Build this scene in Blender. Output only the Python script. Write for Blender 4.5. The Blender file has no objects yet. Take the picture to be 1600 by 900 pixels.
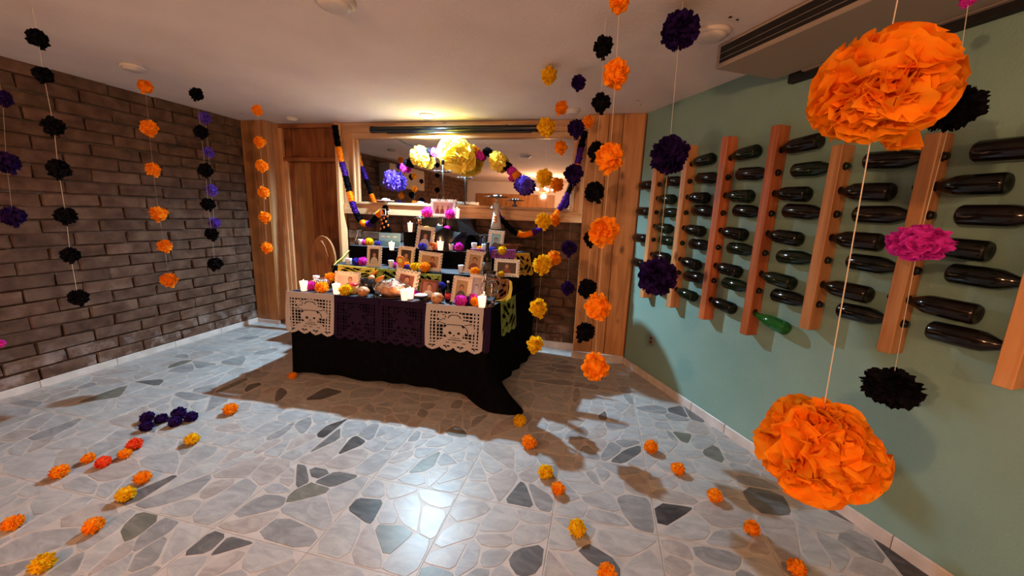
import bpy, math, random
from math import sin, cos, pi, sqrt, radians, floor
from mathutils import Vector, Matrix, noise
C = bpy.context.scene.collection
R = random.Random(7)

# ------------------------------------------------------------------ camera
F, YAW, PITCH, ROLL = 601.36, -0.21723, 0.19040, 0.03803
EYE = Vector((0, 0, 1.5))
H = 2.4627                     # ceiling
XL, YP, YR = -4.242, 3.982, 4.229      # left wall, pillar front plane, recessed back plane
XC, ANG = 0.3475, 0.50271              # right wall starts at (XC, YP), runs towards the viewer
fw = Vector((sin(YAW)*cos(PITCH), cos(YAW)*cos(PITCH), -sin(PITCH)))
r0 = Vector((cos(YAW), -sin(YAW), 0)); u0 = r0.cross(fw)
rt = r0*cos(ROLL) + u0*sin(ROLL); up = -r0*sin(ROLL) + u0*cos(ROLL)
cd = bpy.data.cameras.new('camera'); cam = bpy.data.objects.new('camera', cd); C.objects.link(cam)
cd.sensor_width = 36; cd.lens = F/1600*36; cd.clip_start = .02
cam.matrix_world = Matrix(((rt.x, up.x, -fw.x, EYE.x), (rt.y, up.y, -fw.y, EYE.y), (rt.z, up.z, -fw.z, EYE.z), (0, 0, 0, 1)))
bpy.context.scene.camera = cam

# ------------------------------------------------------------------ world, light, exposure
W = bpy.data.worlds.new('world'); bpy.context.scene.world = W; W.use_nodes = True
W.node_tree.nodes['Background'].inputs[0].default_value = (.9, .62, .45, 1)
W.node_tree.nodes['Background'].inputs[1].default_value = .02
vs = bpy.context.scene.view_settings
vs.view_transform = 'Standard'; vs.look = 'None'; vs.gamma = 1; vs.exposure = 0.12
LAMP = Vector((-1.82, 3.90, H-.03))
def light(name, kind, loc, energy, col, **k):
    l = bpy.data.lights.new(name, kind); l.energy = energy; l.color = col
    for a, b in k.items(): setattr(l, a, b)
    o = bpy.data.objects.new(name, l); C.objects.link(o); o.location = loc
    return o
light('downlight_beam', 'SPOT', LAMP-Vector((0, 0, .022)), 500, (.54, .81, 1.0), spot_size=radians(162), spot_blend=.75, shadow_soft_size=.022)
WARM = (1.0, .51, .25)
CHAND = [Vector((-1.47, -1.5, 2.08)), Vector((1.3, -2.2, 2.0))]
for i, c in enumerate(CHAND):
    light('chandelier_glow', 'POINT', c-Vector((0, 0, .12)), (165, 105)[i], WARM, shadow_soft_size=.05)

# ------------------------------------------------------------------ projection helpers
def ray(px, py): return fw + rt*((px-800)/F) - up*((py-450)/F)
def onp(px, py, n, d):
    v = ray(px, py); n = Vector(n); return EYE + v*((d-EYE.dot(n))/v.dot(n))
def atY(px, py, y): return onp(px, py, (0, 1, 0), y)
def atZ(px, py, z): return onp(px, py, (0, 0, 1), z)
def atD(px, py, d): return EYE + ray(px, py)*d
TS, TC = sin(ANG), cos(ANG)
TD = Vector((TS, -TC, 0)); WN = Vector((-TC, -TS, 0))        # along the green wall, and out of it
WO = Vector((XC, YP, 0))
def wall(t, z, off=0.0): return WO + TD*t + WN*off + Vector((0, 0, z))
def yz(x, y, z): return Vector((x, y, z))

# ------------------------------------------------------------------ mesh helpers
class MB:
    def __init__(s): s.v = []; s.f = []; s.m = []
    def add(s, vs_, fs, mi=0):
        n = len(s.v); s.v += [tuple(p) for p in vs_]; s.f += [tuple(i+n for i in f) for f in fs]; s.m += [mi]*len(fs)
    def box(s, a, b, mi=0, fr=None):
        x0, y0, z0 = a; x1, y1, z1 = b
        p = [Vector(q) for q in ((x0,y0,z0),(x1,y0,z0),(x1,y1,z0),(x0,y1,z0),(x0,y0,z1),(x1,y0,z1),(x1,y1,z1),(x0,y1,z1))]
        if fr: p = [fr @ q for q in p]
        s.add(p, [(3,2,1,0),(4,5,6,7),(0,1,5,4),(1,2,6,5),(2,3,7,6),(3,0,4,7)], mi)
    def bbox(s, a, b, e=.004, mi=0, fr=None):       # box with chamfered edges
        c = [(a[i]+b[i])/2 for i in range(3)]; h = [(b[i]-a[i])/2 for i in range(3)]
        e = min(e, min(h)*.8); vs_ = []; key = {}
        for sx in (-1,1):
            for sy in (-1,1):
                for sz in (-1,1):
                    for ax in range(3):
                        sg = (sx,sy,sz); q = [c[i]+sg[i]*(h[i]-(0 if i == ax else e)) for i in range(3)]
                        key[(sx,sy,sz,ax)] = len(vs_); vs_.append(Vector(q))
        f = []
        for ax in range(3):
            o = [i for i in range(3) if i != ax]
            for sg in (-1,1):
                q = []
                for (p1,p2) in ((-1,-1),(1,-1),(1,1),(-1,1)):
                    k = [0,0,0]; k[ax] = sg; k[o[0]] = p1; k[o[1]] = p2; q.append(key[(k[0],k[1],k[2],ax)])
                f.append(q)
            for p1 in (-1,1):
                for p2 in (-1,1):
                    k1 = [0,0,0]; k1[ax] = -1; k1[o[0]] = p1; k1[o[1]] = p2; k2 = list(k1); k2[ax] = 1
                    f.append([key[(*k1,o[0])], key[(*k2,o[0])], key[(*k2,o[1])], key[(*k1,o[1])]])
        for sx in (-1,1):
            for sy in (-1,1):
                for sz in (-1,1): f.append([key[(sx,sy,sz,i)] for i in range(3)])
        ce = Vector(c); g = []
        for q in f:
            n = (vs_[q[1]]-vs_[q[0]]).cross(vs_[q[2]]-vs_[q[0]]); m = sum((vs_[i] for i in q), Vector())/len(q)
            g.append(tuple(q) if n.dot(m-ce) > 0 else tuple(reversed(q)))
        if fr: vs_ = [fr @ q for q in vs_]
        s.add(vs_, g, mi)
    def tube(s, pts, r, n=8, mi=0, caps=True):
        pts = [Vector(p) for p in pts]; rr = r if isinstance(r, (list, tuple)) else [r]*len(pts)
        rings = []; ref = None
        for i, p in enumerate(pts):
            d = (pts[min(i+1, len(pts)-1)]-pts[max(i-1, 0)])
            d = d.normalized() if d.length > 1e-9 else Vector((0,0,1))
            if ref is None: ref = d.orthogonal().normalized()
            ref = (ref - d*ref.dot(d)).normalized(); b = d.cross(ref)
            rings.append([p + (ref*cos(2*pi*k/n) + b*sin(2*pi*k/n))*rr[i] for k in range(n)])
        vs_ = [q for g in rings for q in g]; f = []
        for i in range(len(pts)-1):
            for k in range(n): f.append((i*n+k, i*n+(k+1)%n, (i+1)*n+(k+1)%n, (i+1)*n+k))
        if caps: f.append(tuple(reversed(range(n)))); f.append(tuple((len(pts)-1)*n+k for k in range(n)))
        s.add(vs_, f, mi)
    def lathe(s, prof, n=20, fr=None, mi=0, wob=0, sx=1, sy=1):
        vs_ = []; f = []
        for j, (r, z) in enumerate(prof):
            for k in range(n):
                a = 2*pi*k/n; q = r*(1+wob*noise.noise(Vector((cos(a)*2, sin(a)*2, z*30+r*9)))) if wob else r
                p = Vector((q*cos(a)*sx, q*sin(a)*sy, z)); vs_.append(fr @ p if fr else p)
        for j in range(len(prof)-1):
            for k in range(n): f.append((j*n+k, j*n+(k+1)%n, (j+1)*n+(k+1)%n, (j+1)*n+k))
        if prof[0][0] > 1e-5: f.append(tuple(reversed(range(n))))
        if prof[-1][0] > 1e-5: f.append(tuple((len(prof)-1)*n+k for k in range(n)))
        s.add(vs_, f, mi)
    def ball(s, c, r, n=12, sc=(1,1,1), bump=0, mi=0, fr=None):
        m = n//2; vs_ = []; f = []; c = Vector(c)
        for j in range(1, m):
            th = pi*j/m
            for k in range(n):
                ph = 2*pi*k/n; d = Vector((sin(th)*cos(ph), sin(th)*sin(ph), cos(th)))
                q = r*(1+bump*noise.noise(d*2.3+c*7))
                vs_.append(c+Vector((d.x*sc[0], d.y*sc[1], d.z*sc[2]))*q)
        vs_.append(c+Vector((0,0,r*sc[2]))); vs_.append(c-Vector((0,0,r*sc[2]))); T = len(vs_)-2
        for j in range(m-2):
            for k in range(n): f.append((j*n+k, (j+1)*n+k, (j+1)*n+(k+1)%n, j*n+(k+1)%n))
        for k in range(n): f.append((T, k, (k+1)%n)); f.append((T+1, (m-2)*n+(k+1)%n, (m-2)*n+k))
        if fr: vs_ = [fr @ q for q in vs_]
        s.add(vs_, f, mi)
    def mesh(s, name, mats, smooth=False):
        me = bpy.data.meshes.new(name); me.from_pydata(s.v, [], s.f)
        for m in (mats if isinstance(mats, (list, tuple)) else [mats]): me.materials.append(m)
        me.polygons.foreach_set('material_index', s.m)
        if smooth: me.polygons.foreach_set('use_smooth', [True]*len(s.f))
        me.update(); return me
    def obj(s, name, mats, parent=None, smooth=False, loc=None):
        o = bpy.data.objects.new(name, s.mesh(name, mats, smooth)); C.objects.link(o)
        if loc is not None: o.location = loc
        if parent: o.parent = parent
        return o
def sharp(o, ang=40):
    try: o.data.set_sharp_from_angle(angle=radians(ang))
    except Exception: pass
    return o
def local(o, parent):            # world-built mesh under an Empty that is not at the origin
    o.parent = parent; o.matrix_parent_inverse = parent.matrix_world.inverted() if False else Matrix.LocRotScale(parent.location, parent.rotation_euler, parent.scale).inverted()
    return o
def tag(o, label=None, cat=None, group=None, kind=None):
    if label: o['label'] = label
    if cat: o['category'] = cat
    if group: o['group'] = group
    if kind: o['kind'] = kind
    return o
def empty(name, loc, label, cat, group=None, rz=0):
    o = bpy.data.objects.new(name, None); C.objects.link(o); o.location = loc; o.rotation_euler = (0, 0, rz); o.empty_display_size = .05
    return tag(o, label, cat, group)
def inst(name, me, loc, rot=(0,0,0), sc=(1,1,1), parent=None):
    o = bpy.data.objects.new(name, me); C.objects.link(o); o.location = loc; o.rotation_euler = rot; o.scale = sc
    if parent: o.parent = parent
    return o
def copy_tree(o, parent=None):
    c = o.copy(); C.objects.link(c); c.parent = parent
    for ch in list(o.children): copy_tree(ch, c)
    return c
def kids(o, acc): 
    return [c for c in acc if c.parent == o]

# ------------------------------------------------------------------ materials
def new(name):
    m = bpy.data.materials.new(name); m.use_nodes = True; nt = m.node_tree
    return m, nt, nt.nodes['Principled BSDF']
def plain(name, col, rough=.5, metal=0, spec=.5, emit=None, es=0, trans=0, alpha=1, ior=1.45, coat=0):
    m, nt, b = new(name); b.inputs['Base Color'].default_value = (*col, 1); b.inputs['Roughness'].default_value = rough
    b.inputs['Metallic'].default_value = metal; b.inputs['Specular IOR Level'].default_value = spec; b.inputs['IOR'].default_value = ior
    b.inputs['Transmission Weight'].default_value = trans; b.inputs['Coat Weight'].default_value = coat
    if emit: b.inputs['Emission Color'].default_value = (*emit, 1); b.inputs['Emission Strength'].default_value = es
    return m
def N(nt, t, **k):
    n = nt.nodes.new(t)
    for a, b in k.items(): setattr(n, a, b)
    return n
def ramp(nt, stops):
    r = N(nt, 'ShaderNodeValToRGB'); e = r.color_ramp.elements
    while len(e) < len(stops): e.new(.5)
    for i, (p, c) in enumerate(stops): e[i].position = p; e[i].color = (*c, 1)
    return r
def coords(nt, scale, rnd=True, kind='Object'):
    tc = N(nt, 'ShaderNodeTexCoord'); mp = N(nt, 'ShaderNodeMapping'); mp.inputs['Scale'].default_value = scale
    nt.links.new(tc.outputs[kind], mp.inputs['Vector'])
    if rnd:
        oi = N(nt, 'ShaderNodeObjectInfo'); mu = N(nt, 'ShaderNodeMath', operation='MULTIPLY'); mu.inputs[1].default_value = 37
        nt.links.new(oi.outputs['Random'], mu.inputs[0]); nt.links.new(mu.outputs[0], mp.inputs['Location'])
    return mp
def noisy(name, stops, scale=6, detail=6, rough=.7, bump=.2, bscale=60, spec=.4, rnd=False, sc=(1,1,1), bdist=.01, kind='Object', coat=0):
    m, nt, b = new(name); L = nt.links.new; mp = coords(nt, sc, rnd, kind)
    n = N(nt, 'ShaderNodeTexNoise'); n.inputs['Scale'].default_value = scale; n.inputs['Detail'].default_value = detail
    L(mp.outputs[0], n.inputs['Vector']); r = ramp(nt, stops); L(n.outputs['Fac'], r.inputs[0]); L(r.outputs[0], b.inputs['Base Color'])
    n2 = N(nt, 'ShaderNodeTexNoise'); n2.inputs['Scale'].default_value = bscale; n2.inputs['Detail'].default_value = 3; L(mp.outputs[0], n2.inputs['Vector'])
    bp = N(nt, 'ShaderNodeBump'); bp.inputs['Strength'].default_value = bump; bp.inputs['Distance'].default_value = bdist
    L(n2.outputs['Fac'], bp.inputs['Height']); L(bp.outputs[0], b.inputs['Normal'])
    b.inputs['Roughness'].default_value = rough; b.inputs['Specular IOR Level'].default_value = spec; b.inputs['Coat Weight'].default_value = coat
    return m
def wood(name, axis, dark, mid, lite, rough=.42, amount=1.0):
    m, nt, b = new(name); L = nt.links.new
    st = [9, 9, 9]; st[axis] = .7; mp = coords(nt, st, True)
    n = N(nt, 'ShaderNodeTexNoise'); n.inputs['Scale'].default_value = 2.2; n.inputs['Detail'].default_value = 5; n.inputs['Distortion'].default_value = .7
    L(mp.outputs[0], n.inputs['Vector']); r = ramp(nt, [(.25, dark), (.5, mid), (.75, lite)]); L(n.outputs['Fac'], r.inputs[0])
    kn = [1,1,1]; kn = [5.0, 5.0, 5.0]; kn[axis] = 2.6
    mp2 = coords(nt, kn, True); v = N(nt, 'ShaderNodeTexVoronoi'); v.inputs['Scale'].default_value = 1.0; L(mp2.outputs[0], v.inputs['Vector'])
    kr = ramp(nt, [(.0, (1,1,1)), (.07, (.75,.75,.75)), (.14, (0,0,0))]); L(v.outputs['Distance'], kr.inputs[0])
    mx = N(nt, 'ShaderNodeMixRGB'); mx.inputs[2].default_value = (dark[0]*.3, dark[1]*.22, dark[2]*.2, 1); L(kr.outputs[0], mx.inputs[0]); L(r.outputs[0], mx.inputs[1])
    oi = N(nt, 'ShaderNodeObjectInfo'); hs = N(nt, 'ShaderNodeHueSaturation'); ma = N(nt, 'ShaderNodeMapRange'); ma.inputs[3].default_value = 1-.28*amount; ma.inputs[4].default_value = 1+.2*amount
    L(oi.outputs['Random'], ma.inputs[0]); L(ma.outputs[0], hs.inputs['Value']); L(mx.outputs[0], hs.inputs['Color']); L(hs.outputs[0], b.inputs['Base Color'])
    bp = N(nt, 'ShaderNodeBump'); bp.inputs['Strength'].default_value = .15; bp.inputs['Distance'].default_value = .003; L(n.outputs['Fac'], bp.inputs['Height']); L(bp.outputs[0], b.inputs['Normal'])
    b.inputs['Roughness'].default_value = rough; b.inputs['Specular IOR Level'].default_value = .4
    return m
def paper(name, c1, c2, trans=.3):
    m = bpy.data.materials.new(name); m.use_nodes = True; nt = m.node_tree; nt.nodes.clear(); L = nt.links.new
    out = N(nt, 'ShaderNodeOutputMaterial'); d = N(nt, 'ShaderNodeBsdfDiffuse'); t = N(nt, 'ShaderNodeBsdfTranslucent'); mx = N(nt, 'ShaderNodeMixShader'); mx.inputs[0].default_value = trans
    mp = coords(nt, (1,1,1), True); n = N(nt, 'ShaderNodeTexNoise'); n.inputs['Scale'].default_value = 3.5; n.inputs['Detail'].default_value = 4; L(mp.outputs[0], n.inputs['Vector'])
    r = ramp(nt, [(.3, c1), (.7, c2)]); L(n.outputs['Fac'], r.inputs[0]); L(r.outputs[0], d.inputs[0]); L(r.outputs[0], t.inputs[0])
    L(d.outputs[0], mx.inputs[1]); L(t.outputs[0], mx.inputs[2]); L(mx.outputs[0], out.inputs[0]); return m
M = {}
M['orange'] = paper('orange_paper', (1.0,.27,.008), (1.0,.42,.025), .35)
M['yellow'] = paper('yellow_paper', (.80,.42,.008), (.98,.66,.02), .3)
M['lemon'] = paper('lemon_paper', (.92,.64,.07), (1.0,.83,.16), .3)
M['black'] = paper('black_paper', (.004,.004,.006), (.009,.009,.012), .05)
M['purple'] = paper('dark_purple_paper', (.013,.006,.05), (.03,.012,.10), .15)
M['violet'] = paper('violet_paper', (.07,.03,.34), (.16,.09,.60), .3)
M['rope_purple'] = paper('rope_purple_paper', (.05,.012,.20), (.12,.035,.38), .2)
M['blue'] = paper('blue_paper', (.03,.03,.30), (.08,.07,.55), .3)
M['magenta'] = paper('magenta_paper', (.58,.018,.36), (.88,.07,.68), .3)
M['coral'] = paper('coral_paper', (.85,.07,.02), (1.0,.14,.05), .3)
M['white_paper'] = plain('white_tissue', (.46,.43,.425), .8)
M['purple_tissue'] = plain('purple_tissue', (.014,.003,.024), .7, spec=.2)
M['purple_bright'] = plain('bright_purple_tissue', (.20,.02,.22), .6)
M['green_tissue'] = plain('green_tissue', (.22,.30,.05), .7)
M['gold_tissue'] = plain('gold_tissue', (.50,.27,.02), .6)
M['yellow_tissue'] = plain('yellow_tissue', (.75,.66,.10), .7)
M['brown_tissue'] = plain('brown_tissue', (.30,.12,.03), .7)
M['ceiling'] = noisy('ceiling_plaster', [(.3,(.74,.67,.64)),(.7,(.82,.75,.72))], 2.5, 4, .85, .35, 90, .2, bdist=.006)
M['green'] = noisy('green_paint', [(.3,(.18,.315,.275)),(.7,(.215,.36,.315))], 2, 5, .6, .3, 110, .3, bdist=.005)
M['mortar'] = noisy('mortar', [(.3,(.07,.048,.036)),(.7,(.13,.095,.078))], 12, 6, .95, .6, 60, .1)
M['cement'] = noisy('floor_cement', [(.3,(.40,.36,.33)),(.7,(.50,.46,.43))], 14, 6, .40, .05, 40, .3, kind='Object')
M['grout'] = plain('floor_grout', (.40,.36,.33), .5)
M['tilebase'] = noisy('baseboard_ceramic', [(.3,(.46,.42,.39)),(.7,(.62,.58,.55))], 9, 6, .35, .05, 30, .5, rnd=True)
tones = [((.45,.45,.45),(.56,.56,.55)), ((.39,.395,.40),(.51,.51,.51)), ((.28,.285,.29),(.40,.40,.40)), ((.13,.13,.135),(.21,.205,.20)), ((.17,.17,.14),(.25,.245,.21)), ((.42,.38,.36),(.53,.49,.46)), ((.055,.05,.05),(.12,.11,.105))]
def stone_mat(i, a, b):
    a = tuple(x*.76 for x in a); b = tuple(x*.76 for x in b)
    m, nt, bs = new('marble_%d' % i); L = nt.links.new; mp = coords(nt, (1.0,2.2,1), True)
    n = N(nt, 'ShaderNodeTexNoise'); n.inputs['Scale'].default_value = 6; n.inputs['Detail'].default_value = 10; n.inputs['Roughness'].default_value = .68; n.inputs['Distortion'].default_value = 1.2
    L(mp.outputs[0], n.inputs['Vector']); r = ramp(nt, [(.28, tuple(x*.8 for x in a)), (.45, a), (.62, b)]); L(n.outputs['Fac'], r.inputs[0]); L(r.outputs[0], bs.inputs['Base Color'])
    bs.inputs['Roughness'].default_value = .34; bs.inputs['Specular IOR Level'].default_value = .3; return m
STONE = [stone_mat(i, a, b) for i, (a, b) in enumerate(tones)]
def brick_mat():
    m, nt, b = new('old_brick'); L = nt.links.new; mp = coords(nt, (1,1,1), True)
    n = N(nt, 'ShaderNodeTexNoise'); n.inputs['Scale'].default_value = 9; n.inputs['Detail'].default_value = 8; L(mp.outputs[0], n.inputs['Vector'])
    r = ramp(nt, [(.28,(.055,.026,.016)),(.5,(.100,.052,.033)),(.72,(.15,.088,.060))]); L(n.outputs['Fac'], r.inputs[0])
    oi = N(nt, 'ShaderNodeObjectInfo'); hs = N(nt, 'ShaderNodeHueSaturation'); ma = N(nt, 'ShaderNodeMapRange'); ma.inputs[3].default_value = .8; ma.inputs[4].default_value = 1.15
    L(oi.outputs['Random'], ma.inputs[0]); L(ma.outputs[0], hs.inputs['Value']); L(r.outputs[0], hs.inputs['Color'])
    # lime bloom on the lowest courses
    g = N(nt, 'ShaderNodeNewGeometry'); sp = N(nt, 'ShaderNodeSeparateXYZ'); L(g.outputs['Position'], sp.inputs[0])
    mr = N(nt, 'ShaderNodeMapRange'); mr.inputs[1].default_value = .05; mr.inputs[2].default_value = .38; mr.inputs[3].default_value = .6; mr.inputs[4].default_value = 0.0; L(sp.outputs['Z'], mr.inputs[0])
    n2 = N(nt, 'ShaderNodeTexNoise'); n2.inputs['Scale'].default_value = 5; n2.inputs['Detail'].default_value = 9; n2.inputs['Roughness'].default_value = .7; L(g.outputs['Position'], n2.inputs['Vector'])
    r2 = ramp(nt, [(.5,(0,0,0)),(.66,(1,1,1))]); L(n2.outputs['Fac'], r2.inputs[0]); mu = N(nt, 'ShaderNodeMath', operation='MULTIPLY'); L(r2.outputs[0], mu.inputs[0]); L(mr.outputs[0], mu.inputs[1])
    mx = N(nt, 'ShaderNodeMixRGB'); L(mu.outputs[0], mx.inputs[0]); L(hs.outputs[0], mx.inputs[1]); mx.inputs[2].default_value = (.5,.42,.39,1); L(mx.outputs[0], b.inputs['Base Color'])
    n3 = N(nt, 'ShaderNodeTexNoise'); n3.inputs['Scale'].default_value = 45; n3.inputs['Detail'].default_value = 5; L(mp.outputs[0], n3.inputs['Vector'])
    bp = N(nt, 'ShaderNodeBump'); bp.inputs['Strength'].default_value = .6; bp.inputs['Distance'].default_value = .008; L(n3.outputs['Fac'], bp.inputs['Height']); L(bp.outputs[0], b.inputs['Normal'])
    b.inputs['Roughness'].default_value = .85; b.inputs['Specular IOR Level'].default_value = .25
    return m
M['brick'] = brick_mat()
M['pine'] = wood('pine_planks', 2, (.30,.125,.042), (.42,.19,.063), (.54,.27,.10))
M['pine_d'] = wood('dark_pine_planks', 2, (.14,.04,.014), (.27,.085,.025), (.42,.17,.055))
M['pine_h'] = wood('pine_boards', 0, (.34,.17,.08), (.52,.30,.15), (.66,.42,.23))
M['pine_v'] = wood('pine_stiles', 2, (.40,.19,.08), (.50,.255,.115), (.60,.34,.17))
M['pine_dh'] = wood('dark_pine_rails', 0, (.18,.06,.02), (.33,.12,.04), (.46,.19,.07))
M['beam'] = wood('rack_beam_wood', 2, (.36,.14,.05), (.55,.26,.10), (.68,.37,.16), amount=1.2)
M['redbeam'] = wood('red_rack_beam_wood', 2, (.26,.06,.02), (.42,.12,.04), (.56,.2,.07), amount=.8)
M['bottle'] = plain('dark_bottle_glass', (.004,.005,.004), .09, spec=.45)
M['bottle_br'] = plain('brown_black_bottle_glass', (.007,.005,.004), .12, spec=.45)
M['bottle_gr'] = plain('dark_green_bottle_glass', (.005,.013,.006), .09, spec=.5)
M['bottle_clear'] = plain('green_bottle_glass', (.03,.30,.06), .05, trans=.75, spec=.8)
M['hole'] = plain('drilled_hole', (.004,.003,.003), .9)
M['cork'] = plain('cork', (.30,.17,.07), .8)
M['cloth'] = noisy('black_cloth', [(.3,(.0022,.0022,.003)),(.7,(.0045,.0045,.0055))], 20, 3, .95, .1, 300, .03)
M['cloth_top'] = noisy('lit_black_cloth', [(.3,(.016,.018,.028)),(.7,(.028,.030,.042))], 20, 3, .7, .1, 300, .3)  # same black cloth, cool light from above put into the top colour
M['satin'] = plain('black_satin', (.004,.005,.008), .55, spec=.22)
M['blackpl'] = plain('black_plastic', (.008,.009,.011), .28)
M['iron'] = plain('wrought_iron', (.010,.009,.009), .35, spec=.6)
M['white'] = plain('white_plastic', (.62,.58,.55), .45)
M['cream'] = plain('cream_metal', (.33,.275,.225), .5)
M['creamd'] = plain('taupe_metal', (.26,.21,.17), .55)
M['dark'] = plain('dark_slot', (.006,.006,.007), .7)
M['mirror'] = plain('mirror_glass', (.62,.60,.60), .015, metal=1)
M['glow'] = plain('lit_lamp', (1,1,1), .5, emit=(.72,.88,1), es=60)
M['flame'] = plain('flame', (1,.6,.2), .5, emit=(1,.50,.18), es=26)
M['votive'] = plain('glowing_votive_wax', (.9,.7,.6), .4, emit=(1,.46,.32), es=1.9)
M['votive_un'] = plain('white_wax', (.72,.72,.76), .4)
M['glass'] = plain('clear_glass', (.93,.95,.97), .03, trans=1, ior=1.42)
M['frame'] = plain('ivory_frame', (.66,.56,.46), .5)
M['frame_b'] = plain('white_frame', (.74,.74,.74), .5)
M['bulb'] = plain('warm_bulb', (1,.8,.6), .5, emit=(1,.68,.42), es=14)
M['thread'] = plain('cream_thread', (.62,.55,.45), .8)
M['clay'] = plain('glazed_clay', (.14,.045,.02), .15, spec=.7)
M['clay_d'] = plain('dark_glazed_clay', (.012,.013,.018), .12, spec=.8)
M['bread'] = noisy('bread_crust', [(.3,(.30,.10,.025)),(.55,(.62,.26,.09)),(.75,(.75,.45,.24))], 22, 5, .5, .4, 60, .4)
def film(name, amt):
    m = bpy.data.materials.new(name); m.use_nodes = True; nt = m.node_tree; nt.nodes.clear(); L = nt.links.new
    out = N(nt, 'ShaderNodeOutputMaterial'); t = N(nt, 'ShaderNodeBsdfTransparent'); gl = N(nt, 'ShaderNodeBsdfGlossy'); gl.inputs['Roughness'].default_value = .14
    lw = N(nt, 'ShaderNodeLayerWeight'); lw.inputs[0].default_value = amt; mx = N(nt, 'ShaderNodeMixShader'); L(lw.outputs['Facing'], mx.inputs[0]); L(t.outputs[0], mx.inputs[1]); L(gl.outputs[0], mx.inputs[2]); L(mx.outputs[0], out.inputs[0]); return m
M['cello'] = film('cellophane', .55)
M['silver'] = plain('silver_ribbon', (.55,.58,.66), .25, metal=.8)
M['salt'] = plain('salt', (.80,.80,.82), .8)
M['gloss'] = wood('varnished_board', 2, (.27,.10,.04), (.42,.19,.08), (.50,.25,.12), rough=.08)
M['red'] = plain('red_plastic', (.62,.03,.05), .35)
M['orange_gloss'] = plain('ripe_fruit_skin', (.75,.22,.02), .3)
M['apple'] = plain('pale_apple_skin', (.6,.36,.16), .35)
M['amber'] = plain('amber_glass', (.45,.09,.01), .12, spec=.7)
M['brass'] = plain('brass', (.45,.28,.10), .3, metal=1)
M['skin'] = plain('printed_skin', (.42,.20,.12), .5); M['skin2'] = plain('printed_grey', (.36,.33,.36), .5)
M['hair'] = plain('printed_hair', (.03,.015,.012), .6); M['pbg_d'] = plain('printed_dark_ground', (.035,.018,.015), .5)
M['pbg_r'] = plain('printed_red_ground', (.22,.06,.04), .5); M['pbg_g'] = plain('printed_grey_ground', (.32,.27,.28), .5)
M['pbg_o'] = plain('printed_ochre_ground', (.36,.24,.13), .5); M['pbg_p'] = plain('printed_pale_ground', (.55,.40,.36), .5)
M['shirt_r'] = plain('printed_maroon', (.17,.03,.03), .5); M['shirt_w'] = plain('printed_white', (.50,.45,.42), .5); M['shirt_g'] = plain('printed_charcoal', (.06,.055,.055), .5)
M['sky'] = plain('printed_sky', (.22,.50,.68), .5); M['sea'] = plain('printed_sea', (.12,.35,.45), .5); M['bone'] = plain('painted_bone', (.42,.38,.34), .5)
M['doll_or'] = plain('painted_orange', (.70,.20,.03), .4); M['hatpink'] = plain('painted_pink', (.70,.42,.38), .4)
M['grate'] = plain('speaker_slots', (.02,.02,.02), .8)

# ------------------------------------------------------------------ the room shell
YB = -3.6                                     # far end of the room behind the viewer
TB = (YP-YB)/TC                               # green wall length
# floor slab
fl = MB(); xr = XC+TS*TB
fl.add([(XL,YB,0),(xr,YB,0),(XC,YP,0),(XC,YR+.01,0),(XL,YR+.01,0),(XL,YB,-.1),(xr,YB,-.1),(XC,YP,-.1),(XC,YR+.01,-.1),(XL,YR+.01,-.1)],
       [(0,1,2,3,4),(9,8,7,6,5),(0,5,6,1),(1,6,7,2),(2,7,8,3),(3,8,9,4),(4,9,5,0)])
floor_o = tag(fl.obj('floor', M['grout']), kind='structure')
ce = MB(); ce.add([(XL-.1,YB-.1,H),(xr+.1,YB-.1,H),(XC+.08,YP,H),(XC+.08,YR+.1,H),(XL-.1,YR+.1,H),(XL-.1,YB-.1,H+.1),(xr+.1,YB-.1,H+.1),(XC+.08,YP,H+.1),(XC+.08,YR+.1,H+.1),(XL-.1,YR+.1,H+.1)],
       [(4,3,2,1,0),(5,6,7,8,9),(0,1,6,5),(1,2,7,6),(2,3,8,7),(3,4,9,8),(4,0,5,9)])
tag(ce.obj('ceiling', M['ceiling']), kind='structure')
def backing(name, pts, thick, mat):            # vertical wall slab between two floor points, thickness behind
    (x0,y0),(x1,y1) = pts; nx, ny = thick
    m = MB(); m.add([(x0,y0,0),(x1,y1,0),(x1,y1,H),(x0,y0,H),(x0+nx,y0+ny,0),(x1+nx,y1+ny,0),(x1+nx,y1+ny,H),(x0+nx,y0+ny,H)],
        [(0,1,2,3),(7,6,5,4),(0,4,5,1),(3,2,6,7),(0,3,7,4),(1,5,6,2)])
    return tag(m.obj(name, mat), kind='structure')
wl = backing('wall_left', ((XL-.022,YB),(XL-.022,YR)), (-.1,0), M['mortar'])
wb = backing('wall_back', ((XL,YR+.022),(XC+.1,YR+.022)), (0,.1), M['mortar'])
wr = backing('wall_right', ((XC,YP),(XC+TS*TB,YP-TC*TB)), (TC*.1,TS*.1), M['green'])
wf = backing('wall_rear', ((XL,YB),(xr,YB)), (0,-.1), M['ceiling'])

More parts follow.
